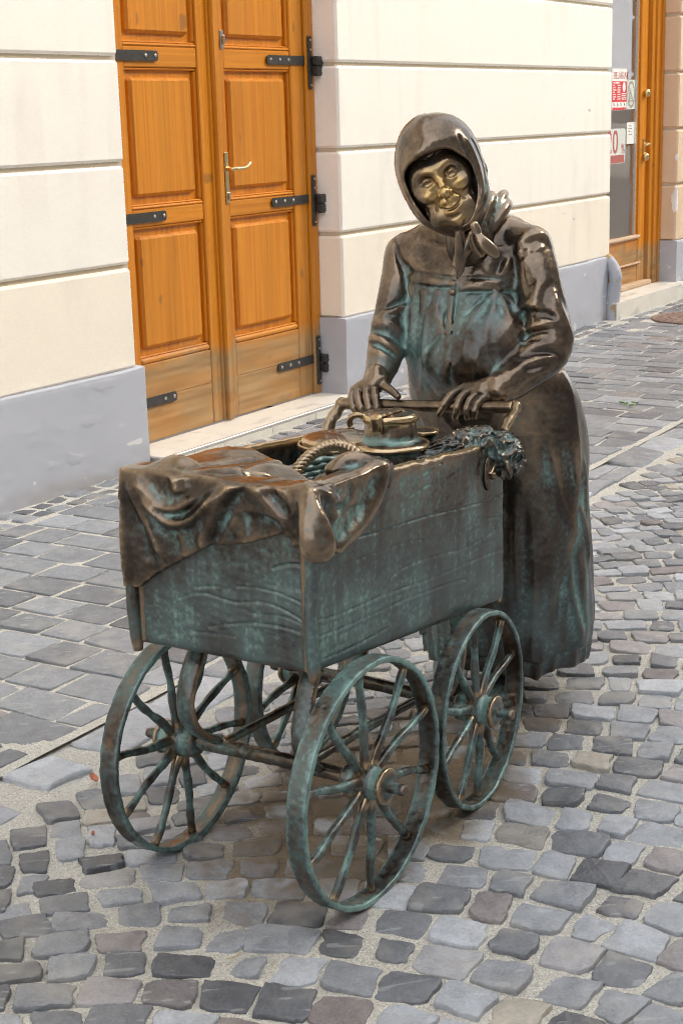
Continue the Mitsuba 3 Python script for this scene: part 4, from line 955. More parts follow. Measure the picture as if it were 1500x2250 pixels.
def board(along, out, thick, lines, n, m, seed, lo, hi, deep=(0, 4)):
    """A cast plank wall as a closed shell: along(s, t) gives the outer point, out its outward normal; lines are scratches."""
    s, t = np.meshgrid(np.linspace(0, 1, n), np.linspace(0, 1, m), indexing='ij')
    Pt = along(s, t)
    a, b = lo(Pt), Pt[..., 2]
    h = .0035 * (meshkit.fbm(np.stack([a * 9, b * 30, a * 0 + seed], -1), 4, seed) - .5) + .0017 * (meshkit.fbm(np.stack([a * 22 + b * 30, b * 120 - a * 22, a * 0], -1), 4, seed + 1) - .5)
    for i, l in enumerate(lines):
        d = seg_dist(a, b, spline(l, 24))
        am = (.45 + .4 * math.sin(i * 2.1) ** 2) * (1.9 if i in deep else 1)
        brk = .35 + .65 * meshkit.fbm(np.stack([a * 45, b * 45, a * 0 + i], -1), 2, 40 + i)
        h += am * brk * (-.0030 * np.exp(-(d / .0022) ** 2) + .0009 * np.exp(-((d - .005) / .004) ** 2))
    edge = np.minimum(np.minimum(s, 1 - s) * 300, np.minimum(t, 1 - t) * 130)
    h -= .006 * np.exp(-edge / 2)
    wob = .0032 * (meshkit.fbm(np.stack([a * 21, b * 3, a * 0], -1), 3, seed + 5) - .5)
    Pt = Pt + np.asarray(out) * h[..., None] + np.array([0, 0, 1.0]) * (wob * (t > .98) * 2)[..., None]
    B = Pt - np.asarray(out) * (thick + h)[..., None]
    front, back = grid_mesh(Pt), grid_mesh(B)
    if np.dot(np.asarray(front.face_normals)[0], out) < 0:
        front.faces = front.faces[:, ::-1]
    if np.dot(np.asarray(back.face_normals)[0], out) > 0:
        back.faces = back.faces[:, ::-1]
    rim = []
    for e in (np.s_[:, 0], np.s_[:, -1], np.s_[0, :], np.s_[-1, :]):
        mid = Pt[e] * .5 + B[e] * .5
        o = (mid - Pt.reshape(-1, 3).mean(0)); o -= np.outer(o @ np.asarray(out), out)
        k = np.stack([Pt[e], Pt[e] * .75 + B[e] * .25, mid, Pt[e] * .25 + B[e] * .75, B[e]])
        k[1:4] += (np.array([.7, 1, .7]) * .003)[:, None, None] * (o / (np.linalg.norm(o, axis=1, keepdims=True) + 1e-9))
        r = grid_mesh(k)
        if (np.asarray(r.face_normals) * (np.asarray(r.triangles_center) - Pt.reshape(-1, 3).mean(0))).sum() < 0:
            r.faces = r.faces[:, ::-1]
        rim.append(r)
    mm = cat([front, back] + rim)
    mm.merge_vertices()
    return mm
def side_pat(v):
    zt = ztop(v[:, 0]) - v[:, 2]
    return np.clip(.46 + 1.9 * zt - .75 * np.exp(-zt / .006), -.2, .98)
lx = lambda Pt: Pt[..., 0]
ly = lambda Pt: Pt[..., 1]
bronze(f'{C_}__side_panel', board(lambda s, t: np.stack([X0 + (X1 - X0) * s, np.full(s.shape, Y0), zbot(X0 + (X1 - X0) * s) * (1 - t) + ztop(X0 + (X1 - X0) * s) * t], -1), (0, -1, 0), .022,
       [np.array(l)[:, [0, 2]] for l in W['side_lines']], 330, 150, 3, lx, lx), side_pat, .0034, 8)
bronze(f'{C_}__side_panel', board(lambda s, t: np.stack([X0 + (X1 - X0) * s, np.full(s.shape, Y1), zbot(X0 + (X1 - X0) * s) * (1 - t) + ztop(X0 + (X1 - X0) * s) * t], -1), (0, 1, 0), .022, [], 120, 60, 5, lx, lx), side_pat, .0034, 8)
bronze(f'{C_}__front_panel', board(lambda s, t: np.stack([np.full(s.shape, X0), Y0 + .006 + (Y1 - Y0 - .012) * s, .466 + (.80 - .466) * t], -1), (-1, 0, 0), .022, [np.array(l)[:, [1, 2]] for l in W['front_lines']], 180, 140, 8, ly, ly), lambda v: np.clip(.46 + 1.9 * (.80 - v[:, 2]), -.2, .95), .0034, 8)
bronze(f'{C_}__back_panel', board(lambda s, t: np.stack([np.full(s.shape, X1), Y0 + .006 + (Y1 - Y0 - .012) * s, .385 + (.715 - .385) * t], -1), (1, 0, 0), .022, [], 60, 50, 9, ly, ly), .6, .0022, 8)
bronze(f'{C_}__floor', dense(trimesh.Trimesh(*(lambda b: (np.c_[b.vertices[:, :2], b.vertices[:, 2] - .107 * (b.vertices[:, 0] - X0)], b.faces))(bbox(X0 + .004, X1 - .01, Y0 + .006, Y1 - .006, .480, .500, .004)), process=False), .03), .8)
def post(x, y, z0, z1, r):
    z = np.linspace(z0, z1, 40)
    return tube(np.stack([x + .002 * np.sin(z * 31), y + .002 * np.cos(z * 23), z], 1), np.interp(z, [z0, z0 + .02, z1], [r * .75, r, r * .9]), 14)
bronze(f'{C_}__corner_post', post(X0 - .002, Y0 - .001, .452, .80, .0125), .8, .002, 6, .003)
bronze(f'{C_}__corner_post', post(X0 - .002, Y1 + .001, .450, .80, .0125), .7, .002, 6, .003)

# wheels
def wheel(cx, cy, R, yaw, phase, seed, tip):
    r2 = np.random.default_rng(seed)
    k = f'{C_}__wheel' + (f'_{seed:03d}' if seed else '')
    def place(m):
        v = np.asarray(m.vertices)
        c, s_ = math.cos(yaw), math.sin(yaw)
        return trimesh.Trimesh(np.stack([cx + v[:, 0] * c - v[:, 1] * s_, cy + v[:, 0] * s_ + v[:, 1] * c, R + v[:, 2]], 1), m.faces, process=False)
    # rim: flat band, slightly dished, hammered
    th = np.linspace(0, 2 * np.pi, 181)[:-1]
    w, t = .0200, .0085
    sec = []
    for a, b in ((-w, 0), (-w + .004, .0016), (0, .001), (w - .004, .0016), (w, 0), (w, -t), (w - .004, -t - .002), (0, -t), (-w + .004, -t - .002), (-w, -t)):
        sec.append((a, b))
    V = np.array([[[(R + b) * math.cos(x), a, (R + b) * math.sin(x)] for a, b in sec] for x in th])
    n, m_ = V.shape[:2]
    i, j = np.meshgrid(np.arange(n), np.arange(m_), indexing='ij')
    q = np.stack([i * m_ + j, i * m_ + (j + 1) % m_, ((i + 1) % n) * m_ + (j + 1) % m_, ((i + 1) % n) * m_ + j], -1).reshape(-1, 4)
    V = V.reshape(-1, 3)
    V = V + (V / np.linalg.norm(V, axis=1, keepdims=True)) * (.0042 * (meshkit.fbm(V * 22 + seed * 9, 3, seed) - .5))[:, None]
    rim = trimesh.Trimesh(V, np.vstack([q[:, [0, 2, 1]], q[:, [0, 3, 2]]]), process=False)
    rim = dense(rim, .009)
    bronze(k + '__rim', place(rim), lambda v: .72 + .1 * (v[:, 2] < .06), .0030, 5, .004)
    for i in range(10):
        a = math.radians(phase + 36 * i) + r2.normal(0, .02)
        s = np.linspace(.022, R - .008, 26)
        wob = .0022 * np.sin(s * 40 + i * 2)
        pts = np.stack([s * math.cos(a) - wob * math.sin(a), .006 * np.sin(s * 9 + i), s * math.sin(a) + wob * math.cos(a)], 1)
        rad = np.interp(s, [.02, .06, R * .7, R], [.0115, .0090, .0076, .0088]) * (1 + .08 * np.sin(s * 90 + i))
        bronze(k + '__spoke', place(tube(pts, rad, 12, ref=[0, 1, 0])), .70, .0016, 5, .0035)
    L = (-tip * .050, tip * .050)
    prof = [(0, -.050), (.024, -.046), (.028, -.042), (.028, -.020), (.033, -.012), (.033, .012), (.028, .020), (.030, .034), (.034, .037), (.035, .042), (.033, .045), (.018, .047), (0, .048)]
    rot = np.array([[1, 0, 0], [0, 0, -1.0], [0, 1, 0]]) if tip > 0 else np.array([[1, 0, 0], [0, 0, 1.0], [0, -1, 0]])
    rot = np.array([[1, 0, 0], [0, 0, -tip], [0, tip, 0]], float)
    hub = lathe(prof, (0, 0, 0), 40, rot)
    bronze(k + '__hub', place(dense(hub, .008)), .72, .002, 5, .004)
    end = tube(np.stack([np.zeros(8), -tip * np.linspace(.044, .082, 8), np.zeros(8)], 1), [.0115, .011, .0105, .0105, .0105, .011, .0105, .009], 14)
    bronze(k + '__axle_end', place(dense(end, .006)), .62, .0015, 4, .002)
wheel(2.251, 1.360, .234, -.022, 92, 0, 1)
wheel(2.274, 1.808, .221, -.005, 97, 1, -1)
wheel(2.722, 1.372, .209, .054, 91, 2, 1)
wheel(2.757, 1.830, .205, .02, 80, 3, -1)
for (xa, ya, za, xb, yb, zb) in ((2.251, 1.38, .234, 2.274, 1.80, .222), (2.722, 1.39, .209, 2.757, 1.82, .206)):
    bronze(f'{C_}__axle', dense(tube(spline([[xa, ya, za], [(xa + xb) / 2 + .003, (ya + yb) / 2, (za + zb) / 2 + .004], [xb, yb, zb]], 24), .0145, 14), .012), .45, .002, 5, .003)
for y in (1.50, 1.70):
    bronze(f'{C_}__reach_bar', dense(tube(spline([[2.27, y, .236], [2.5, y, .228], [2.73, y, .214]], 30), .0095, 12), .012), .5, .002, 5, .003)
for nm in ('spring_l', 'spring_r'):
    q = spline(W[nm], 40)
    bronze(f'{C_}__spring', dense(tube(q, .009, 14, flat=2.4, ref=[1, 0, 0]), .01), .72, .002, 5, .003)
for y in (1.48, 1.72):
    q = spline([[2.80, y, .405], [2.845, y, .34], [2.835, y, .26], [2.79, y, .213], [2.725, y, .213]], 40)
    bronze(f'{C_}__spring', dense(tube(q, .009, 14, flat=2.4, ref=[1, 0, 0]), .01), .72, .002, 5, .003)
# handle
for nm in ('arm_r', 'arm_l'):
    q = spline(W[nm], 60)
    s = np.linspace(0, 1, 60)
    rad = np.interp(s, [0, .05, .12, .25, .45, .7, 1], [.006, .012, .0155, .0125, .014, .012, .011]) * (1 + .1 * np.sin(s * 26))
    bronze(f'{C_}__handle_arm', dense(tube(q, rad, 16, flat=.62, ref=[0, 0, 1]), .005), -.1, .0016, 6, .003)
q = spline([[2.975, 1.842, .781], [2.978, 1.63, .790], [2.982, 1.412, .803]], 60)
bronze(f'{C_}__handle_bar', dense(tube(q, .0135, 20), .006), lambda v: .12 + 0 * v[:, 0], .0016, 5, .0015)
px_, pz_ = W['plate_r'][0][0], W['plate_r'][0][2]
pl = trimesh.creation.icosphere(subdivisions=4)
pl.vertices = np.asarray(pl.vertices) * [.021, .007, .037] + [px_, Y0 - .003, pz_]
bronze(f'{C_}__pivot_plate', pl, .35, .0015, 5, .003)
bl = trimesh.creation.icosphere(subdivisions=3)
bl.vertices = np.asarray(bl.vertices) * [.009, .008, .009] + [px_ + .001, Y0 - .012, pz_ - .004]
bronze(f'{C_}__pivot_plate__bolt', bl, -.05, .0015, 4)

# ------------------------------------------------------------------ the cloth over the front of the cart
V = Vol((2.05, 1.285, .55), (2.52, 1.86, .89), .0036)
hem = np.array(W['cloth_hem'])[:, [1, 2]]
hem = hem[np.argsort(hem[:, 0])]
hs = np.array(W['cloth_side_hem'])[:, [0, 2]]
hs = hs[np.argsort(hs[:, 0])]
def folds2(a, b, lines, ia):
    """Drapery relief over a hanging plane: rounded ridges and creases along drawn lines."""
    t = np.zeros(np.broadcast(a, b).shape, np.float32)
    for l, am, w in lines:
        q = spline(np.array(l)[:, ia], 26)
        D, S = np.full(t.shape, 9.0, np.float32), np.zeros(t.shape, np.float32)
        L = len(q) - 1
        for k in range(L):
            d = q[k + 1] - q[k]
            u = np.clip(((a - q[k, 0]) * d[0] + (b - q[k, 1]) * d[1]) / (d @ d + 1e-12), 0, 1)
            e = np.hypot(a - q[k, 0] - u * d[0], b - q[k, 1] - u * d[1])
            m = e < D
            D = np.where(m, e, D); S = np.where(m, (k + u) / L, S)
        t += am * np.exp(-np.abs(D / w) ** 1.7) * np.clip(np.minimum(S, 1 - S) * 5 + .25, 0, 1)
    return t
def drape_front(x, y, z):
    hz = np.interp(y[0, :, 0], hem[:, 0], hem[:, 1]).astype(np.float32)[None, :, None]
    t = .013 + .007 * np.sin((z - hz).clip(0, .12) / .12 * 1.57) + folds2(y, z, W['cloth_folds'], [1, 2])
    t = np.maximum(t, .006)
    d = np.maximum(np.maximum((X0 - t - x) * .8, x - (X0 + .030)), np.maximum((hz - z) * .85, z - .805))
    return np.maximum(d, np.maximum(1.388 - y, y - (1.794 + .10 * (.80 - z)))) + 0 * x
def drape_side(x, y, z):
    hz = np.interp(x[:, 0, 0], hs[:, 0], hs[:, 1], right=.9).astype(np.float32)[:, None, None]
    t = np.maximum(.020 + folds2(x, z, W['cloth_side_folds'], [0, 2]), .005)
    d = np.maximum(np.maximum((Y0 - t - y) * .8, y - (Y0 + .030)), np.maximum((hz - z) * .8, z - .80))
    return np.maximum(d, np.maximum(X0 - .016 - x, x - 2.40)) + 0 * x
def top(x, y, z):
    # sags over the load, rises to a crest left of the middle of the front edge, and ends before the basket
    zt = .800 - .05 * (x - X0) + .034 * np.exp(-((x - 2.178) / .040) ** 2 - ((y - 1.700) / .060) ** 2) + .010 * np.exp(-((y - Y0) / .018) ** 2) - .020 * np.exp(-((y - 1.51) / .055) ** 2) * np.clip((x - 2.17) / .1, 0, 1) + .012 * np.exp(-((x - 2.40) / .045) ** 2 - ((y - 1.735) / .05) ** 2)
    d = np.maximum(z - zt, (zt - .034) - z)
    far = np.interp(y[0, :, 0], [1.385, 1.40, 1.425, 1.50, 1.60, 1.70, 1.80, 1.83], [2.41, 2.42, 2.36, 2.33, 2.37, 2.43, 2.47, 2.45]).astype(np.float32)[None, :, None]
    return np.maximum(np.maximum(d, x - far), np.maximum(X0 - .016 - x, np.maximum(1.388 - y, y - 1.798))) * .8
lo, hi = V.lo, V.lo + V.h * (V.n - 1)
V.add(top, lo, hi)
V.add(drape_front, lo, hi, .022)
V.add(drape_side, lo, hi, .018)
q = np.array(W['cloth_tail'])
V.limb(np.vstack([q[:1] + [.012, .010, -.004], q[1:]]), [.012, .021, .028, .031], .024, n=14, flat=((.88, .48, 0), .46))
V.limb(W['cloth_roll'], [.006, .010, .013, .014, .014, .013], .022, n=20)
V.limb([W['cloth_roll'][-1], [2.365, 1.40, .800], [2.352, 1.43, .812], [2.33, 1.46, .800]], [.012, .017, .017, .010], .012, n=14)
V.limb([[2.30, 1.395, .79], [2.36, 1.392, .80], [2.415, 1.40, .78], [2.42, 1.402, .755]], [.010, .013, .012, .008], .012, n=12)
V.emboss([[2.14, 1.60, .80], [2.24, 1.60, .792], [2.36, 1.62, .79]], .02, .010)
V.emboss([[2.15, 1.50, .80], [2.25, 1.47, .80], [2.35, 1.44, .80]], .014, .008)
V.emboss([[2.17, 1.76, .81], [2.26, 1.72, .80], [2.38, 1.66, .78]], .014, -.010)
V.emboss([[2.15, 1.63, .815], [2.20, 1.58, .81], [2.27, 1.52, .80], [2.36, 1.44, .80]], .014, .012)
V.emboss([[2.18, 1.56, .80], [2.25, 1.49, .79], [2.33, 1.43, .79]], .009, -.008)
V.emboss([[2.20, 1.66, .82], [2.28, 1.64, .80], [2.36, 1.60, .78]], .012, -.008)
def cloth_pat(v):
    hz = np.interp(v[:, 1], hem[:, 0], hem[:, 1])
    return np.clip(.42 - 1.5 * np.clip(v[:, 2] - hz - .03, 0, .2), .06, .5)
m = V.mesh(2)
bronze('draped_cloth', m, cloth_pat, .0055, 14, label='brown bronze cloth draped over the front edge of the handcart in soft folds', category='cloth')

# ------------------------------------------------------------------ the load
kx, ky, dz = 2.742, 1.580, -.036
def at_z(m, d):
    m.apply_translation([0, 0, d]); return m
k = bronze('milk_can', at_z(dense(lathe([(0, .53), (.080, .53), (.082, .55), (.078, .765), (.0785, .782), (.083, .785), (.0835, .790), (.079, .795), (.066, .799), (.058, .804), (.0555, .814), (.053, .832), (.054, .842), (0, .842)], (kx, ky, 0), 64), .008), dz), lambda v: np.clip(.36 - 4 * (v[:, 2] - .745), .16, .4), .002, 7, .003,
       label='squat bronze milk can with a hinged lid standing in the handcart', category='milk can')
bronze(f'{k}__lid', at_z(dense(lathe([(0, .826), (.057, .826), (.0605, .831), (.0605, .838), (.056, .843), (.045, .841), (.030, .843), (0, .844)], (kx, ky, 0), 56), .006), dz + .013), -.1, .0014, 5, .002)
bronze(f'{k}__hasp', at_z(dense(cat([bbox(kx - .062, kx + .03, ky - .016, ky + .006, .841, .850, .004), bbox(kx - .071, kx - .058, ky - .018, ky + .008, .810, .850, .006)]), .005), dz + .013), -.15, .0014, 5, .003)
bronze(f'{k}__handle', at_z(dense(tube(spline([[kx - .040, ky + .040, .838], [kx - .048, ky + .056, .842], [kx - .050, ky + .067, .833], [kx - .048, ky + .066, .818]], 24), .006, 12), .005), dz + .013), -.2, .0014, 5, .002)
tx, ty, dz = 2.722, 1.690, -.021
k = bronze('cooking_pot', at_z(dense(lathe([(0, .53), (.085, .53), (.092, .55), (.0925, .760), (.0925, .772), (.089, .776), (.085, .772), (.085, .735), (0, .735)], (tx, ty, 0), 64), .008), dz), lambda v: np.clip(.75 - 6 * np.clip(v[:, 2] - .725, 0, 1), .3, .8), .002, 7, .003,
       label='wide round bronze pot with a flat lid in the left rear of the handcart', category='pot')
bronze(f'{k}__lid', at_z(dense(lathe([(0, .758), (.077, .758), (.0825, .763), (.0825, .781), (.078, .786), (.060, .788), (0, .791)], (tx, ty, 0), 56), .007), dz), .08, .0014, 5, .003)
k = bronze('small_jug', at_z(dense(lathe([(0, .55), (.030, .55), (.032, .60), (.026, .78), (.030, .789), (.034, .794), (.032, .799), (.02, .797), (0, .797)], (2.84, 1.555, 0), 40), .007), -.03), lambda v: np.clip(.5 - 9 * np.clip(v[:, 2] - .745, 0, 1), 0, .6), .0016, 6, .002,
       label='small bronze jug with a flat lid behind the milk can', category='jug')

# the basket: woven body with a rope handle
bx0, by0 = 2.475, 1.545
k_ = 'wicker_basket'
rowsb = []
sz = 15
for i in range(sz):
    z = .60 + .0112 * i
    R1, R2 = .100 + .0012 * i, .080 + .0010 * i
    th = np.linspace(0, 2 * np.pi, 97)
    wv_ = .0032 * np.sin(th * 21 + (i % 2) * np.pi)
    q = np.stack([bx0 + (R1 + wv_) * np.cos(th), by0 + (R2 + wv_) * np.sin(th), z + .0012 * np.sin(th * 21 + i)], 1)
    rowsb.append(tube(q, .0062, 8, cap=False, ref=[0, 0, 1]))
bronze(k_, cat(rowsb), .86, .0020, 4, label='woven bronze basket with a rope handle in front of the milk can', category='basket')
q0 = spline([[bx0 - .075, by0 + .062, .725], [bx0 - .03, by0 + .052, .780], [bx0 + .012, by0 + .012, .803], [bx0 + .030, by0 - .030, .782], [bx0 + .03, by0 - .055, .720]], 90)
s = np.linspace(0, 1, 90)
strands = []
tq = np.gradient(q0, axis=0); tq /= np.linalg.norm(tq, axis=1, keepdims=True)
aq = np.cross(tq, [0.6, .6, 0.2]); aq /= np.linalg.norm(aq, axis=1, keepdims=True)
bq = np.cross(tq, aq)
for ph in (0, 2.094, 4.189):
    strands.append(tube(q0 + .0062 * (np.cos(s * 60 + ph)[:, None] * aq + np.sin(s * 60 + ph)[:, None] * bq), .0068, 9, ref=[0, 0, 1]))
bronze(f'{k_}__handle', cat(strands), .66, .0022, 4)
V = Vol((2.33, 1.43, .60), (2.62, 1.66, .80), .004)
V.ell((bx0, by0, .70), (.094, .076, .050), .01)
for i in range(6):
    V.emboss([[2.40 + .025 * i, 1.48, .74], [2.42 + .025 * i, 1.545, .755], [2.40 + .025 * i, 1.61, .74]], .008, .006)
bronze(f'{k_}__filling', V.mesh(1), .55, .003, 8, .004)

# a bunch of leafy greens lolling over the rear corner of the box
V = Vol((2.66, 1.335, .630), (3.03, 1.60, .82), .0028)
V.limb([[2.71, 1.53, .692], [2.77, 1.485, .724], [2.825, 1.448, .740], [2.865, 1.425, .742], [2.895, 1.405, .724]], [.024, .029, .032, .031, .026], .02, n=14)
V.limb([[2.885, 1.408, .732], [2.908, 1.390, .708], [2.902, 1.388, .688]], [.030, .027, .014], .02, n=10)
X_, Y_, Z_ = [V.lo[i] + V.h * np.arange(V.n[i]) for i in range(3)]
Gp = np.stack(np.meshgrid(X_, Y_, Z_, indexing='ij'), -1)
near = np.abs(V.F) < .03
pts = Gp[near]
# leaf frills: ridged noise, stretched along the stalks towards the inside of the box
inner = np.clip((2.84 - pts[:, 0]) / .10, 0, 1)[:, None]
q = pts @ np.array([[.80, .55, 0], [-.55, .80, 0], [0, 0, 1.0]])
q = q * np.where(inner > .5, [28, 95, 95], [62, 62, 62])
warp = meshkit.fbm(q * .6 + 9, 2, 4) * 2
rid = 1 - np.abs(2 * meshkit.noise(q + warp[:, None], 7) - 1)
rid2 = 1 - np.abs(2 * meshkit.noise(q * 2.1 + 5, 8) - 1)
amp_ = .019 - .008 * inner[:, 0]
V.F[near] -= (amp_ * (rid ** 1.5 - .45) + .008 * (rid2 - .5)).astype(np.float32)
rg = np.random.default_rng(4)
for i in range(14):
    c = np.array([2.89 + rg.normal(0, .014), 1.388 + rg.normal(0, .010), .712 + rg.normal(0, .016)])
    d = rg.normal(0, 1, 3); d /= np.linalg.norm(d)
    V.limb([c - d * .018, c, c + d * .018], [.003, .007, .003], .005, n=6)
bronze('leafy_greens', V.mesh(1), .62, .0055, 8, label='bronze bunch of curly leaves drooping over the rear right corner of the handcart', category='vegetable')
# ------------------------------------------------------------------ the old woman
def loft(V, rows, k=.01, fold=None, power=2.0, cut_lo=None, cut_hi=None):
    A = np.array(rows)
    z0, z1 = A[0, 0], A[-1, 0]
    V_lo, V_hi = V.lo, V.lo + V.h * (V.n - 1)
    lo = [A[:, 1].min() - A[:, 3].max() - .05, A[:, 2].min() - A[:, 4].max() - .05, z0 - .03]
    hi = [A[:, 1].max() + A[:, 3].max() + .05, A[:, 2].max() + A[:, 4].max() + .05, z1 + .05]
    c = CubicSpline(A[:, 0], A[:, 1:])
    def fn(x, y, z):
        q = c(np.clip(z[0, 0], z0, z1)).astype(np.float32)
        cx, cy, rx, ry = (q[:, i][None, None, :] for i in range(4))
        u, v = (x - cx) / rx, (y - cy) / ry
        rho = (np.abs(u) ** power + np.abs(v) ** power) ** (1 / power)
        d = (rho - 1) * np.minimum(rx, ry)
        if fold is not None:
            d = d - fold(np.arctan2(v, u), z)
        return np.maximum(np.maximum(d, z0 - z), z - z1)
    V.add(fn, lo, hi, k)

def torso_base():
    V = Vol((2.93, 1.27, .70), (3.46, 1.93, 1.24), .0036)
    loft(V, W['torso'], .0)
    V.ell((W['back'][0] + .0, W['back'][1], W['back'][2] - .03), (.10, .135, .10), .05)
    for q in W['should']:
        V.limb(q, [.050, .048, .044], .05)
    for c, rr in zip(W['bust'], ([.070, .085, .075], [.055, .070, .070], [.06, .10, .07])):
        V.ell(np.array(c) + [.050, 0, -.01], rr, .05)
    V.limb(W['arm_near'], W['arm_near_r'], .020, n=24)
    V.limb(W['arm_far'], W['arm_far_r'], .020, n=20)
    # cuffs, a little wider than the wrist
    a, b = np.array(W['arm_near'][-2]), np.array(W['arm_near'][-1])
    V.limb([b - (b - a) * .1, b + (b - a) * .3], [.036, .034], .004)
    a, b = np.array(W['arm_far'][-2]), np.array(W['arm_far'][-1])
    V.limb([b - (b - a) * .2, b + (b - a) * .1], [.030, .029], .004)
    return V
def skirt_base():
    V = Vol((3.06, 1.30, .02), (3.60, 1.95, .86), .0045)
    def fold(th, z):
        w = np.clip((.75 - z) / .6, 0, 1)
        f = .012 * np.sin(th * 7 + 2.0 * z) + .007 * np.sin(th * 15 + 1.3 + 3 * z)
        return w * f * (.35 + .65 * np.clip(np.cos(th - .3), 0, 1))
    loft(V, W['skirt'], .0, fold)
    loft(V, W['underskirt'], .002, lambda th, z: .003 * np.sin(th * 23 + 2 * np.sin(th * 5)))
    return V
#HITS
N_ = 'bronze_woman'
tag(N_, 'bronze statue of a smiling old woman in headscarf and long dress pushing the handcart', 'statue')
def z_pat(v):
    return np.clip(.80 - .95 * (v[:, 2] - .22), .28, .88)
def torso_pat(v):
    # polished brown on sleeves, shoulders and belly; verdigris on the front of the blouse where the rain runs
    front = np.clip(1.5 * np.exp(-((v[:, 1] - 1.61) / .13) ** 4) * np.clip((3.19 - v[:, 0]) / .04, 0, 1) * np.exp(-((v[:, 2] - .93) / .12) ** 4), 0, 1)
    belly = np.exp(-((v[:, 1] - 1.535) / .050) ** 2 - ((v[:, 2] - .850) / .05) ** 2)
    seam = np.exp(-((v[:, 1] - 1.76) / .03) ** 2) * np.exp(-((v[:, 2] - .93) / .12) ** 2)
    return np.clip(.20 + .50 * front + .25 * seam - .38 * belly * front, .0, .8)

V = torso_base()
for l, w, a in W.get('torso_folds', []):
    V.emboss(l, w * 1.1, a * 1.35)
gat = W.get('torso_folds', [])
if gat:
    r5 = np.random.default_rng(12)
    for row in (3, 4):
        q = spline(gat[row][0], 40)
        for i in range(1, 39):
            V.emboss([q[i] + [0, 0, .010 + .004 * r5.random()], q[i] - [0, 0, .010 + .004 * r5.random()]], .0034, -.0026, n=3)
def ripple(V, fx, fz, amp, seed, where=None):
    near = np.abs(V.F) < .025
    ii = np.argwhere(near)
    pts = V.lo + V.h * ii
    q = pts * [fx, fx, fz]
    q = q + (meshkit.fbm(pts * [fx * .3, fx * .3, fz], 2, seed + 3) * 1.6)[:, None]
    rid = 1 - np.abs(2 * meshkit.noise(q, seed) - 1)
    a = amp * (1 if where is None else where(pts))
    V.F[near] -= (a * (rid ** 1.6 - .4)).astype(np.float32)
ripple(V, 26, 5, .0075, 21, lambda p: np.clip((3.19 - p[:, 0]) / .05, 0, 1) * np.exp(-((p[:, 1] - 1.61) / .15) ** 4) * np.clip((1.03 - p[:, 2]) / .03, 0, 1) + .25)
bronze(f'{N_}__blouse', V.mesh(2), torso_pat, .0060, 14, .0012)
V = skirt_base()
for l, w, a in W.get('skirt_folds', []):
    V.emboss(l, w, a)
ripple(V, 12, .9, .0170, 41, lambda p: np.clip((.80 - p[:, 2]) / .25, .15, 1))
bronze(f'{N_}__skirt', V.mesh(2), z_pat, .0060, 12, .0015)
for b in W.get('buttons', []):
    s = trimesh.creation.icosphere(subdivisions=3)
    s.vertices = np.asarray(s.vertices) * [.0045, .0085, .0085] + np.array(b) - [.001, 0, 0]
    bronze(f'{N_}__blouse__button', s, .15, .002, 4)
for q in W['shoe']:
    V = Vol(np.min(q, 0) - .07, np.max(q, 0) + .07, .004)
    V.limb(q, [.046, .042, .036, .026], .01, n=12)
    V.add(lambda x, y, z: z + 0 * x + 0 * y + 0.0, V.lo, V.lo + V.h * V.n, 0, cut=True)
    m = V.mesh(2)
    bronze(f'{N_}__shoe', m, .6, .003, 8)

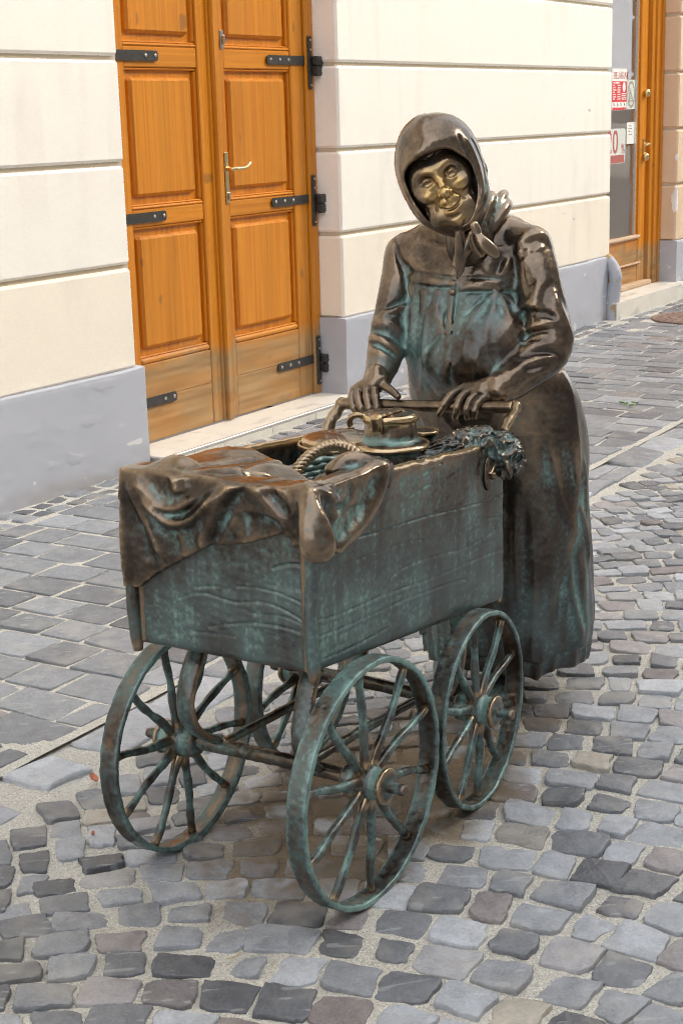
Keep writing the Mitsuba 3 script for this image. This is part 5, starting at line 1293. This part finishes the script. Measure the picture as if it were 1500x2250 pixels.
# head, in its own tilted frame: a to its left in the picture plane, b up, c out of the face
HM, HO = np.array(W['head_M']), np.array(W['head_O'])
def face():
    V = Vol((-.088, -.150, -.115), (.088, .085, .046), .0014, HO, HM)
    e = V.ell
    e((0, .008, -.070), (.073, .094, .078), 0)
    e((.001, -.054, -.060), (.054, .062, .060), .03)
    e((.004, -.100, -.016), (.023, .017, .019), .022)
    e((.002, -.078, -.026), (.038, .028, .032), .02)
    for s in (-1, 1):
        e((s * .0355, -.025, -.011), (.0205, .0165, .0175), .012)      # cheek
        e((s * .046, -.012, -.030), (.020, .020, .022), .016)
        e((s * .033, -.078, -.028), (.020, .024, .024), .022)        # jowl
        V.limb([(s * .007, .017, .000), (s * .020, .0255, .0015), (s * .035, .0265, -.005), (s * .047, .018, -.018), (s * .053, .006, -.030)], [.005, .006, .006, .005, .004], .026, n=12)
        V.ell((s * .029, .004, .010), (.0160, .0120, .0150), .008, cut=True)
    V.limb([(-.001, .016, -.001), (-.001, .002, .008), (-.001, -.016, .019), (-.001, -.028, .026)], [.0070, .0068, .0074, .0085], .009, n=10)   # nose
    e((-.001, -.0325, .0275), (.0098, .0108, .0095), .008)
    for s in (-1, 1):
        e((s * .0110 - .001, -.0325, .009), (.0066, .0064, .0095), .008)
        V.ell((s * .0066 - .001, -.0425, .013), (.0030, .0024, .004), .002, cut=True)
        e((s * .0295, .0025, -.0085), (.0112, .0105, .0105), .002)      # eye: ball, lids, bag
        V.limb([(s * .0190, .000, -.001), (s * .024, .0066, .0032), (s * .031, .0078, .0032), (s * .038, .0035, -.002), (s * .0435, -.002, -.009)], [.0016, .0030, .0034, .0030, .0016], .004, n=14)
        V.limb([(s * .0190, -.0005, -.001), (s * .025, -.0042, .0014), (s * .031, -.0046, .0010), (s * .038, -.001, -.005)], [.0010, .0018, .0018, .0010], .004, n=14)
        V.limb([(s * .018, -.007, .001), (s * .027, -.0105, .002), (s * .037, -.007, -.004)], [.002, .0030, .002], .006, n=10)
        V.ell((s * .0290, .0025, .0048), (.0026, .0028, .0022), .001, cut=True)
        V.emboss([(s * .018, -.0035, .002), (s * .028, -.0075, .003), (s * .039, -.0035, -.004)], .0016, -.0016)
        V.emboss([(s * .019, .0105, .003), (s * .030, .0125, .003), (s * .041, .006, -.006)], .0018, -.0024)
        for j in range(4):                                          # crow's feet
            V.emboss([(s * .046, .001 - .004 * j, -.016), (s * .057, .008 - .009 * j, -.030)], .0016, -.0022)
        V.emboss([(s * .0145, -.026, .008), (s * .020, -.036, .006), (s * .028, -.050, .000), (s * .032, -.066, -.008)], .0034, -.0056)
        V.emboss([(s * .048, -.044, -.022), (s * .050, -.060, -.028), (s * .045, -.080, -.032)], .0035, -.0046)
        V.emboss([(s * .039, -.052, -.012), (s * .041, -.066, -.018), (s * .036, -.082, -.020)], .0025, -.0030)
        V.emboss([(s * .022, -.040, .004), (s * .034, -.0435, .000), (s * .047, -.038, -.014)], .0040, -.0042)
    e((.001, -.0500, .003), (.023, .0125, .012), .008)              # upper lip
    V.limb([(-.016, -.0590, .002), (-.006, -.0635, .0115), (.003, -.0628, .0120), (.013, -.0605, .0090), (.024, -.053, -.001)], [.002, .0034, .0036, .0034, .002], .004, n=14)
    V.limb([(-.013, -.0705, .002), (.000, -.0745, .0090), (.015, -.0690, .004)], [.0026, .0042, .0026], .008, n=12)
    V.emboss([(-.021, -.0590, .002), (-.009, -.0665, .0100), (.003, -.0680, .0115), (.015, -.0640, .0085), (.028, -.0520, -.002)], .0026, -.0085)
    V.emboss([(-.001, -.044, .013), (.000, -.056, .0150)], .003, -.002)
    V.emboss([(-.014, -.083, .0), (.002, -.0865, .004), (.018, -.081, -.001)], .0055, -.0035)
    for j, (b, w) in enumerate(((.037, .030), (.045, .036), (.053, .032))):
        V.emboss([(-w, b - .004, -.014), (-.012, b + .003, -.003), (-.003, b - .003, -.002), (.012, b + .003, -.003), (w, b - .003, -.014)], .0024, -.0032)
    for x in (-.004, .004):
        V.emboss([(x, .016, .004), (x * 1.5, .030, .002)], .0022, -.0032)
    return V
V = face()
def face_pat(v):
    # rubbed bright by many hands on brow, cheeks, nose, upper lip and chin; dark elsewhere
    q = (v - HO) @ HM
    def spot(a, b, ra, rb):
        return np.exp(-((q[:, 0] - a) / ra) ** 2 - ((q[:, 1] - b) / rb) ** 2)
    g = .62 * np.exp(-(q[:, 0] / .050) ** 4 - ((q[:, 1] + .034) / .072) ** 4) + .60 * spot(-.001, -.014, .010, .026)
    for s in (-1, 1):
        g = g + .42 * spot(s * .0355, -.025, .021, .017) + .35 * spot(s * .022, .0265, .018, .008)
    g = g + .35 * spot(.001, -.048, .024, .012) + .20 * spot(.001, -.072, .016, .007) + .40 * spot(.005, -.098, .018, .012)
    return .24 - .84 * np.clip(g, 0, 1.2)
bronze(f'{N_}__face', V.mesh(1), face_pat, .0028, 10)

# headscarf
def poly_sd(a, b, pts):
    """Signed distance of grid points to a closed outline (negative inside)."""
    q = np.asarray(pts, float)
    q = spline(np.vstack([q, q[:1]]), 90)
    D = seg_dist(a, b, q)
    inside = np.zeros(a.shape, bool)
    for p, r in zip(q[:-1], q[1:]):
        c = ((p[1] > b) != (r[1] > b))
        inside ^= c & (a < (r[0] - p[0]) * (b - p[1]) / (r[1] - p[1] + 1e-12) + p[0])
    return np.where(inside, -D, D).astype(np.float32)
V = Vol((-.150, -.215, -.240), (.165, .185, .070), .0026, HO, HM)
lo, hi = V.lo, V.lo + V.h * (V.n - 1)
sl, xa, xb, xc = V.box(lo, hi)
A2, B2 = np.meshgrid(xa[:, 0, 0].astype(float), xb[0, :, 0].astype(float), indexing='ij')
HD = poly_sd(A2, B2, W['hood'])
# the outline of the hood swelling to the front and the back of the head
CC, RC = -.080, .108
def hood(x, y, z):
    s = np.clip(-HD / .075, -1.2, 1)[:, :, None]
    prof = RC * np.sqrt(np.clip(1 - (1 - s.clip(0, 1)) ** 2, 0, 1))
    d = np.abs(z - CC) - prof
    e = np.where(s > 0, d * .75, np.sqrt(np.maximum(d, 0) ** 2 + HD[:, :, None] ** 2))
    return np.maximum(e, HD[:, :, None] * .9).astype(np.float32)
V.add(hood, lo, hi)
OD = poly_sd(A2, B2, W['opening'])
def hollow(x, y, z):
    return np.maximum(OD[:, :, None], (-.062) - z)
V.add(hollow, lo, hi, .010, cut=True)
def brim(x, y, z):
    return (np.sqrt((OD[:, :, None] - .004) ** 2 + (z - (.012 - .035 * np.clip(np.abs(x) / .08, 0, 1.5) ** 2 + .0 * y)) ** 2) - .006).astype(np.float32)
for l, w, a in W['hood_lines']:
    q = np.array(l)
    # lay the line on the surface of the hood: find the front-most point of the field above each position
    out = []
    for p in spline(q, 22):
        i, j = ((p[0] - V.lo[0]) / V.h, (p[1] - V.lo[1]) / V.h)
        i, j = int(np.clip(round(i), 0, V.n[0] - 1)), int(np.clip(round(j), 0, V.n[1] - 1))
        col = np.nonzero(V.F[i, j] < 0)[0]
        if len(col):
            out.append([p[0], p[1], V.lo[2] + V.h * col[-1]])
    if len(out) > 3:
        V.emboss(np.array(out)[::2], w, a * 1.6, n=30)
def to_head(q):
    return (np.atleast_2d(q) - HO) @ HM
V.limb(to_head(W['knot'] + np.array([0, 0, 0])).repeat(2, 0) + [[0, .006, 0], [0, -.007, 0]], [.0095, .010], .005)
V.limb(to_head(W['tail_a']), [.006, .0115, .0145, .005], .004, n=16, flat=((.35, .2, .92), .45))
V.emboss(to_head(W['tail_a']) + [.002, 0, .007], .004, -.004)
V.limb(to_head(W['tail_b']), [.007, .012, .010], .004, n=12, flat=((.3, .2, .93), .5))
V.limb(to_head(W['tail_c']), [.010, .014, .012, .004], .008, n=14, flat=((.3, .2, .93), .6))
bronze(f'{N_}__headscarf', V.mesh(2), lambda v: .10 + .15 * np.clip((1.27 - v[:, 2]) / .12, 0, 1) + .30 * np.clip((((v - HO) @ HM[:, 0]) - .045) / .03, 0, 1), .0040, 10)
V = Vol((3.00, 1.36, 1.02), (3.36, 1.86, 1.32), .0036)
for q in W['shawl']:
    V.limb(q, [.010, .014, .014, .010][:len(q)], .006, n=14)
for q in W['collar'][1:2]:
    V.limb(q, [.014, .018, .012], .02, n=14)
n0 = np.array(W['knot'])
V.ell(n0 + [.13, .08, -.04], (.05, .055, .07), .02)
bronze(f'{N_}__shawl', V.mesh(2), .25, .005, 10)

# hands
def hand(key, d, fr, flip):
    allp = np.vstack([np.array(d['wrist'])] + [np.array(f) for f in d['fingers']] + [np.array(d['thumb'])])
    V = Vol(allp.min(0) - .04, allp.max(0) + .04, .0018)
    w = np.array(d['wrist'])
    kn = np.array([f[0] for f in d['fingers']])
    for i, k in enumerate(kn):                                       # metacarpals from the wrist to each knuckle
        V.limb([w[1] + (k - kn.mean(0)) * .35, k], [.017, .0105], .012, n=6)
        V.ell(k, (.0095, .0095, .0095), .006)
    V.limb([w[0], w[1]], [.024, .022], .012)
    V.limb([w[1], np.array(d['palm'][0]), np.array(d['palm'][1])], [.020, .018, .012], .012)
    for i, f in enumerate(d['fingers']):
        V.limb(np.array(f), np.array(fr[i]) * 1.12, .0022, n=14)
        for j in (1, 2):
            V.ell(np.array(f[j]), np.full(3, fr[i][j] * 1.18), .003)
    for i in range(3):                                               # tendons
        V.emboss([w[1] + (kn[i] - w[1]) * .25 + [0, 0, .012], kn[i] + [0, 0, .006]], .003, .0018)
    V.limb(np.array(d['thumb']), [.0125, .0105, .0090, .0075], .006, n=14)
    m = V.mesh(1)
    bronze(key, m, lambda v: .10 + 0 * v[:, 0], .0032, 8)
fr = [[.0085, .0078, .0072, .0062], [.0090, .0084, .0078, .0066], [.0092, .0086, .0079, .0067], [.0088, .0082, .0076, .0066]]
hand(f'{N_}__hand', W['hand_far'], fr, False)
hand(f'{N_}__hand_001', W['hand_near'], [fr[3], fr[2], fr[1], fr[0]], True)
